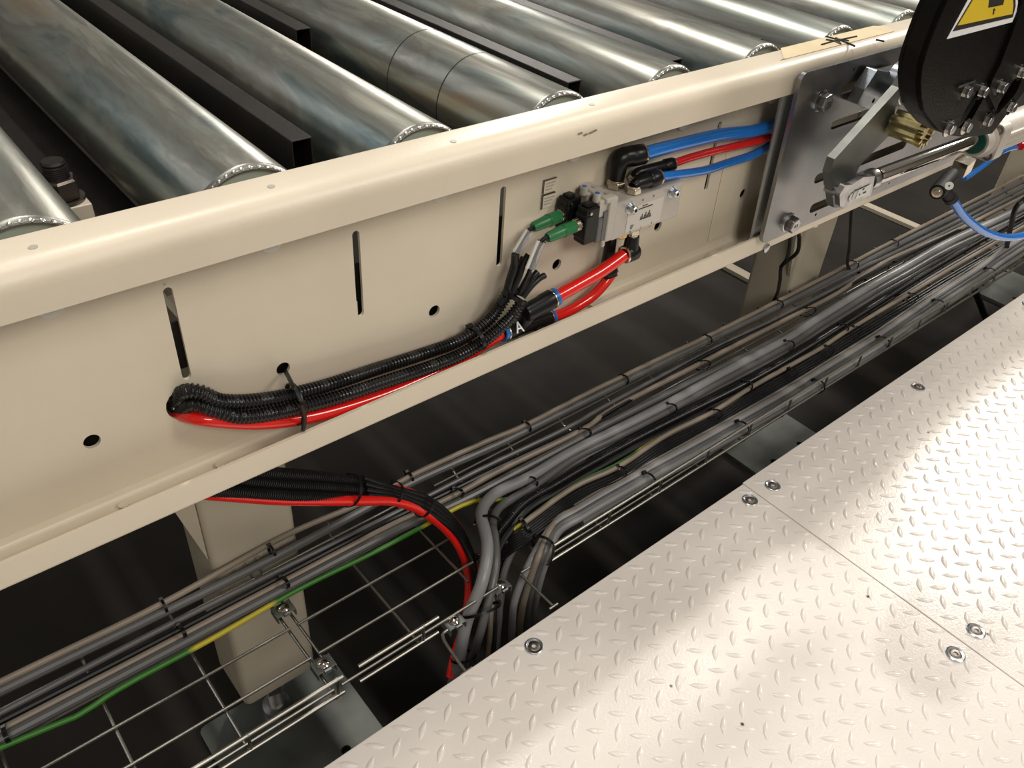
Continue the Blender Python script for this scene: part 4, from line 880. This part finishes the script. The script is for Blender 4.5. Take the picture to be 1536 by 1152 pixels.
# hex spacer with toothed end
SP = thing('clutch_spacer', 'yellow-zinc ribbed spacer with toothed end beside the black guard', 'spacer', zc(870, 900, .44))
s0 = zc(850, 950, .44); dv = Vector((0, -1, 0)); Ls = 0.036; uu = Vector((1, 0, 0)); vv = Vector((0, 0, 1)); b = B(); n = 30
rs_ = [0.0155 if k % 5 in (0, 1, 2) else 0.0125 for k in range(n)]
v = []
for t_ in (0, Ls):
    for k in range(n):
        a = 2 * math.pi * k / n + 0.2; v.append(s0 + dv * t_ + (uu * math.cos(a) + vv * math.sin(a)) * rs_[k])
b.raw(v, [(k, (k + 1) % n, n + (k + 1) % n, n + k) for k in range(n)] + [tuple(range(n)), tuple(range(2 * n - 1, n - 1, -1))])
b.build('ribbed_barrel', M['yellow_zinc'], SP, smooth=False)
b = B()
for k in range(12):
    a = 2 * math.pi * k / 12; c = s0 + dv * Ls; e1 = uu * math.cos(a) + vv * math.sin(a); e2 = -uu * math.sin(a) + vv * math.cos(a)
    q = [c + e1 * 0.0105 + e2 * 0.0022, c + e1 * 0.0165 + e2 * 0.0014, c + e1 * 0.0165 - e2 * 0.0014, c + e1 * 0.0105 - e2 * 0.0022]
    b.raw([p for p in q] + [p + dv * 0.007 for p in q], [(0, 1, 2, 3), (7, 6, 5, 4), (0, 4, 5, 1), (1, 5, 6, 2), (2, 6, 7, 3), (3, 7, 4, 0)])
b.build('teeth', M['yellow_zinc'], SP, smooth=False)
B().lathe(s0 + dv * Ls, dv, [(0, 0.0115), (0.004, 0.0110)], 24).build('hub', M['yellow_zinc'], SP)

# ------------------------------------------------------------------ pneumatic cylinder
PC = thing('pneumatic_cylinder', 'grey pneumatic cylinder with a chromed piston rod driving the lever arm', 'cylinder', (1.2, 0.425, -0.36))
YR = 0.432
r0 = q3(1110, 430, YR); r1 = at(1452, 213, y=YR); rd = (r1 - r0).normalized()
B().lathe(r0, rd, [(0, 0.0082), (0.004, 0.0098), ((r1 - r0).length + 0.01, 0.0098)], 32).build('piston_rod', M['chrome'], PC)
# rod clevis
cl = B(); f0 = q3(590, 700, YR); cd = (r0 - f0).normalized()
cl.lathe(r0 - rd * 0.004, -rd, [(0, 0.0088), (0.006, 0.0125), (0.011, 0.0125), (0.016, 0.0110)], 20); cl.build('rod_nut', M['steel'], PC, ang=25)
fk = [q3(640, 550, .423), q3(555, 690, .423), q3(560, 850, .423), q3(640, 880, .423), q3(740, 830, .423), q3(1000, 700, .423), q3(1040, 560, .423), q3(1060, 420, .423), q3(900, 430, .423), q3(740, 540, .423)]
plate([(p.x, p.z) for p in fk], [], 0.007, lambda u, v, w_: Vector((u, 0.4250 + w_, v))).build('fork', M['steel'], PC, smooth=False, bevel=0.0015)
plate([(pnx.x * .45 + q3(820, 640, .423).x * .55 + .004, pnx.z * .45 + q3(820, 640, .423).z * .55) for pnx in fk], [], 0.006, lambda u, v, w_: Vector((u, 0.4570 + w_, v))).build('fork', M['steel'], PC, smooth=False, bevel=0.0015)
pn = q3(720, 720, .423); B().lathe((pn.x, 0.4205, pn.z), (0, 1, 0), [(0, 0.0060), (0.034, 0.0060)], 24).build('clevis_pin', M['steel'], PC)
cm = q3(960, 500, .432); B().box(cm.x - 0.010, cm.x + 0.014, 0.4250, 0.444, cm.z - 0.009, cm.z + 0.008).build('fork', M['steel'], PC, smooth=False, bevel=0.002)
lb = [q3(755, 700, .4200), q3(740, 770, .4200), q3(990, 690, .4200), q3(1035, 545, .4200), q3(800, 640, .4200)]
TL_ = q3(830, 640, .4195)
clip = B(); c_ = q3(800, 700, .4200)
clip.lathe((c_.x, 0.4215, c_.z), (0, -1, 0), [(0, 0.0062), (0.0015, 0.0062)], 20); clip.build('clip_disc', M['steel'], PC)
o = plate([(p.x, p.z) for p in (q3(845, 635, .4195), q3(1038, 545, .4195), q3(985, 695, .4195), q3(800, 755, .4195))], [], 0.0012, lambda u, v, w_: Vector((u, 0.4200 + w_, v))).build('clevis_label', M['label_white'], PC, smooth=False)
b = B(); lx = q3(920, 610, .4190)
for (a, c2, ww) in ((915, 612, 0.0034), (860, 690, 0.002), (930, 660, 0.0062)):
    p = q3(a, c2, .4190); b.box(p.x - ww / 2, p.x + ww / 2, 0.4188, 0.4194, p.z - 0.0009, p.z + 0.0009)
b.build('print', M['ink'], o, smooth=False)
# head and barrel
ax = rd; hc = at(1462, 212, y=YR)
B().lathe(hc - ax * 0.004, ax, [(0, 0.012), (0.0, 0.0160), (0.003, 0.0165), (0.004, 0.0165)], 32).build('wiper_seal', M['green_seal'], PC)
b = B(); b.lathe(hc, ax, [(-0.002, 0.0165), (-0.003, 0.0200), (0.004, 0.0210), (0.014, 0.0210), (0.016, 0.025), (0.040, 0.025)], 44, False); b.build('end_cap', M['cyl'], PC)
b = B()
prof = rounded(-0.026, -0.026, 0.026, 0.026, 0.009)
uu = Vector((0, -1, 0)); vv = ax.cross(uu).normalized()
if vv.z < 0: vv = -vv
plate(prof, [circle(0, 0, 0.019)], 0.024, lambda u, v, w_: hc + ax * (0.030 + w_) + uu * u + vv * v).build('head_block', M['cyl'], PC, bevel=0.0008, ang=30)
b = B(); b.lathe(hc + ax * 0.04, ax, [(0, 0.0240), (0.9, 0.0240)], 48)
for s_ in (-0.009, 0.009): b.lathe(hc + ax * 0.04 + uu * 0.0232 + vv * s_ * 1.0, ax, [(0, 0.003), (0.9, 0.003)], 8)
b.build('barrel', M['cyl'], PC, ang=30)
for (u, v) in ((0.018, -0.018), (0.018, 0.018)):
    p = hc + ax * 0.018 + uu * u + vv * v; b = B(); b.lathe(p, -ax, [(0, 0.0062), (0.002, 0.0062), (0.002, 0.0035), (-0.002, 0.0035)], 18, False); b.build('tie_bolt', M['dark_steel'], PC)
z6 = lambda x, y, yy: at(1296 + x / 6.4, 180 + y / 6.4, y=yy)
t = thing('port_fitting', 'brass block and black flow valve hanging from the cylinder head', 'fitting', z6(930, 440, .41))
bp0 = z6(960, 430, .415); bp1 = z6(850, 520, .412); dv2 = (bp1 - bp0).normalized()
b = B(); b.lathe(bp0 - dv2 * 0.008, dv2, [(0, 0.0140), (0.024, 0.0140)], 4, True, 0.75); b.build('brass_block', M['nickel'], t, smooth=False, bevel=0.0008)
e1 = z6(705, 690, .390); dv3 = (e1 - bp1).normalized(); Lb = (e1 - bp1).length
b = B(); b.lathe(bp1 + dv3 * 0.001, dv3, [(0, 0.0082), (Lb * .12, 0.0082), (Lb * .14, 0.0100), (Lb * .95, 0.0100), (Lb, 0.0092)], 26); b.build('valve_body', M['matt_black'], t)
b = B(); b.lathe(e1 + dv3 * 0.001, dv3, [(0, 0.0070), (0.0015, 0.0066), (0.0016, 0.0040), (0.0032, 0.0034)], 20); b.build('brass_screw', M['nickel'], t)
k0 = z6(765, 650, .393); k1 = z6(838, 757, .388)
b = B(); b.lathe(k0, k1 - k0, [(0, 0.0078), ((k1 - k0).length * .7, 0.0080), ((k1 - k0).length * .72, 0.0090), ((k1 - k0).length, 0.0090)], 24); b.build('outlet', M['matt_black'], t)
c = z6(818, 632, .381); cn = -c.normalized()
o = B().lathe(c, cn, [(0, 0.0050), (0.0006, 0.0050)], 20).build('white_disc', M['label_white'], t); B().lathe(c, cn, [(0, 0.0011), (0.0009, 0.0011)], 10).build('dot', M['ink'], o)
cable('air_hose', [k1 - (k1 - k0).normalized() * 0.004] + [z6(a, b_, c_) for a, b_, c_ in ((865, 790, .387), (930, 890, .385), (1020, 980, .382), (1150, 1070, .378), (1300, 1120, .374), (1430, 1125, .37), (1560, 1095, .365), (1750, 1010, .36))], 0.0058, M['blue'], 'blue hose curving away from the cylinder to the right edge', 'hose', step=0.005, n=18)
cable('air_hose', [z6(a, b_, .455) for a, b_ in ((960, 560), (1060, 500), (1180, 410), (1300, 320), (1400, 275), (1520, 255), (1620, 245))], 0.0040, M['blue'], 'thin blue hose running behind the cylinder', 'hose', step=0.006)
p = z6(1500, 255, .45); tag(B().lathe(p, (1, 0, .1), [(0, 0.006), (0.04, 0.006)], 20).build('hose_sleeve', M['red']), 'red sleeve on the thin blue hose at the right edge', 'sleeve')

# ------------------------------------------------------------------ black guard arm with warning sticker
GA = thing('guard_arm', 'thick black painted guard arm with a yellow warning triangle', 'guard', (1.2, 0.37, -0.30))
g5 = lambda x, y, yy: at(1296 + x / 6.4, y / 6.4, y=yy)
YG = 0.345
fr = [(1260, -900), (1100, -600), (930, -260), (810, 0), (720, 200), (650, 380), (600, 520), (565, 640), (550, 780), (555, 930), (580, 1060), (640, 1150), (720, 1245), (820, 1300), (1000, 1318), (1229, 1282), (1536, 883), (1900, 400), (2300, -100), (2300, -900)]
P2 = [g5(a, b_, YG) for a, b_ in fr]
hl = []
for (a, b_, c_, d_, r) in ((1085, 960, 1000, 1110, 0.0150), (1400, 840, 1310, 980, 0.0140)):
    q0 = g5(a, b_, YG); q1_ = g5(c_, d_, YG); hl.append(slot(q0.x, q0.z, q1_.x, q1_.z, r))
plate([(p.x, p.z) for p in P2], hl, 0.006, lambda u, v, w_: Vector((u, YG + 0.003 + w_, v))).build('front_plate', M['guard'], GA, smooth=False, bevel=0.001)
# side wall following the rounded edge, up to the back plate
n = 15; b = B(); v = []; f = []
side = P2[:n]
for i, p in enumerate(side):
    for (dy) in (0.001, 0.021): v.append(Vector((p.x, YG + dy, p.z)))
ins = []
cxy = Vector((sum(p.x for p in P2) / len(P2), 0, sum(p.z for p in P2) / len(P2)))
for i, p in enumerate(side):
    a = side[max(0, i - 1)]; c = side[min(n - 1, i + 1)]; t_ = (c - a); nn = Vector((t_.z, 0, -t_.x)).normalized()
    if nn.dot(Vector((cxy.x - p.x, 0, cxy.z - p.z))) < 0: nn = -nn
    for dy in (0.001, 0.021): v.append(Vector((p.x + nn.x * 0.004, YG + dy, p.z + nn.z * 0.004)))
for i in range(n - 1):
    f += [(2 * i, 2 * i + 1, 2 * i + 3, 2 * i + 2), (2 * n + 2 * i, 2 * n + 2 * i + 2, 2 * n + 2 * i + 3, 2 * n + 2 * i + 1), (2 * i + 1, 2 * n + 2 * i + 1, 2 * n + 2 * i + 3, 2 * i + 3), (2 * i, 2 * i + 2, 2 * n + 2 * i + 2, 2 * n + 2 * i)]
b.raw(v, f); b.build('side_wall', M['guard'], GA, ang=50)
plate([(p.x, p.z) for p in P2], [], 0.004, lambda u, v, w_: Vector((u, YG + 0.022 + w_, v))).build('back_plate', M['guard'], GA, smooth=False)
# raised strip on the right half of the front
rs = [(1515, 0), (1470, 130), (1400, 330), (1290, 620), (1215, 760), (1180, 900), (1250, 1100), (1536, 790), (1900, 300), (1900, 0), (2000, -880), (1760, -880), (1650, -500)]
P3 = [g5(a, b_, YG - .002) for a, b_ in rs]
plate([(p.x, p.z) for p in P3], [hl[1]], 0.004, lambda u, v, w_: Vector((u, YG - 0.002 + w_, v))).build('overlay_plate', M['guard'], GA, smooth=False, bevel=0.001)
for (a, b_) in ((1452.6, 138), (1477, 138), (1500, 130), (1530, 108), (1514.5, 160), (1484, 182), (1427, 194), (1452, 191)):
    p = at(a, b_, y=YG - 0.004)
    b = B(); b.lathe((p.x, YG if a < 1490 else YG - .004, p.z), (0, -1, 0), [(0, 0.0088), (0.0016, 0.0088)], 26); b.build('washer', M['chrome'], GA)
    y0 = (YG if a < 1490 else YG - .004) - 0.0016
    b = B(); b.lathe((p.x, y0, p.z), (0, -1, 0), [(0, 0.0056), (0.0045, 0.0056), (0.0052, 0.0048)], 6, True, random.random()); b.build('bolt_head', M['steel'], GA, smooth=False, bevel=0.0003)
# sticker
def trio(L, yy): return [(lambda p: (p.x, p.z))(g5(a, b_, YG - .001)) for a, b_ in L]
WT = [(797, 376), (1425, 212), (1465, 120), (1478, 30), (1474, -40), (1350, -560), (1320, -600), (1290, -560), (1000, 0)]
KT = [(850, 300), (1425, 165), (1452, 60), (1450, -30), (1337, -490), (1313, -515), (1290, -480), (1030, 0)]
YT = [(893, 243), (1415, 132), (1425, 50), (1420, -30), (1326, -400), (1312, -415), (1298, -390), (1045, -10)]
for L, dy, mm, nm in ((WT, 0.0005, 'white_print', 'sticker_border'), (KT, 0.0010, 'ink', 'sticker_outline'), (YT, 0.0015, 'yellow', 'warning_sticker')):
    plate(trio(L, 0), [], 0.0005, lambda u, v, w_: Vector((u, YG - 0.0002 - dy + w_, v))).build(nm, M[mm], GA, smooth=False)
b = plate(trio([(1182, 70), (1322, 42), (1345, -60), (1345, -120), (1205, -100)], 0), [], 0.0005, lambda u, v, w_: Vector((u, YG - 0.0022 + w_, v)))
for L in ([(1224, 135), (1234, 135), (1240, 95), (1250, 98), (1242, 76), (1225, 93), (1232, 95)],):
    b2 = plate(trio(L, 0), [], 0.0005, lambda u, v, w_: Vector((u, YG - 0.0022 + w_, v))); b.raw(b2.v, b2.f)
b.build('warning_symbol', M['ink'], GA, smooth=False)
b = B(); p = g5(930, 830, YG - .002); b.box(p.x - 0.004, p.x + 0.030, YG - 0.002, YG - 0.0005, p.z - 0.0012, p.z + 0.0012); b.build('strip', M['steel'], GA, smooth=False)

# ------------------------------------------------------------------ hanging black cables by the second leg
cable('black_cable', [at(a, b_, y=c) for a, b_, c in ((1278, 300, .60), (1276, 330, .62), (1274, 370, .65), (1272, 400, .68), (1290, 410, .69), (1303, 425, .68), (1330, 440, .66), (1358, 443, .64), (1368, 452, .62))], 0.0032, M['black_cable'], 'black cable hanging down past the leg and across the tray', step=0.006)
cable('black_cable', [at(a, b_, y=c) for a, b_, c in ((1196, 345, .60), (1199, 358, .61), (1196, 378, .62), (1183, 390, .63), (1172, 400, .64), (1170, 420, .66), (1166, 440, .69), (1160, 452, .70))], 0.0032, M['black_cable'], 'black cable looping down in front of the leg, outer loop', step=0.006)
cable('black_cable', [at(a, b_, y=c) for a, b_, c in ((1185, 352, .60), (1184, 370, .61), (1180, 388, .63), (1171, 400, .64))], 0.0028, M['black_cable'], 'short inner black cable loop in front of the leg', step=0.006)
cable('black_cable', [at(a, b_, y=c) for a, b_, c in ((1462, 434, .56), (1470, 455, .55), (1478, 475, .54), (1492, 500, .53), (1510, 520, .52))], 0.0080, M['black_cable'], 'thick black cable hanging under the tray near the right edge', step=0.006)
cable('black_cable', [at(a, b_, y=c) for a, b_, c in ((1550, 290, .50), (1525, 310, .50), (1515, 345, .52), (1508, 380, .54), (1500, 400, .55))], 0.0050, M['black_cable'], 'black cable coming down to the tray at the right edge', step=0.006)

# ------------------------------------------------------------------ lift everything so that the floor is z = 0
for o in SC.objects:
    if o.parent is None and o.type in {'MESH', 'EMPTY'}: o.location.z += H
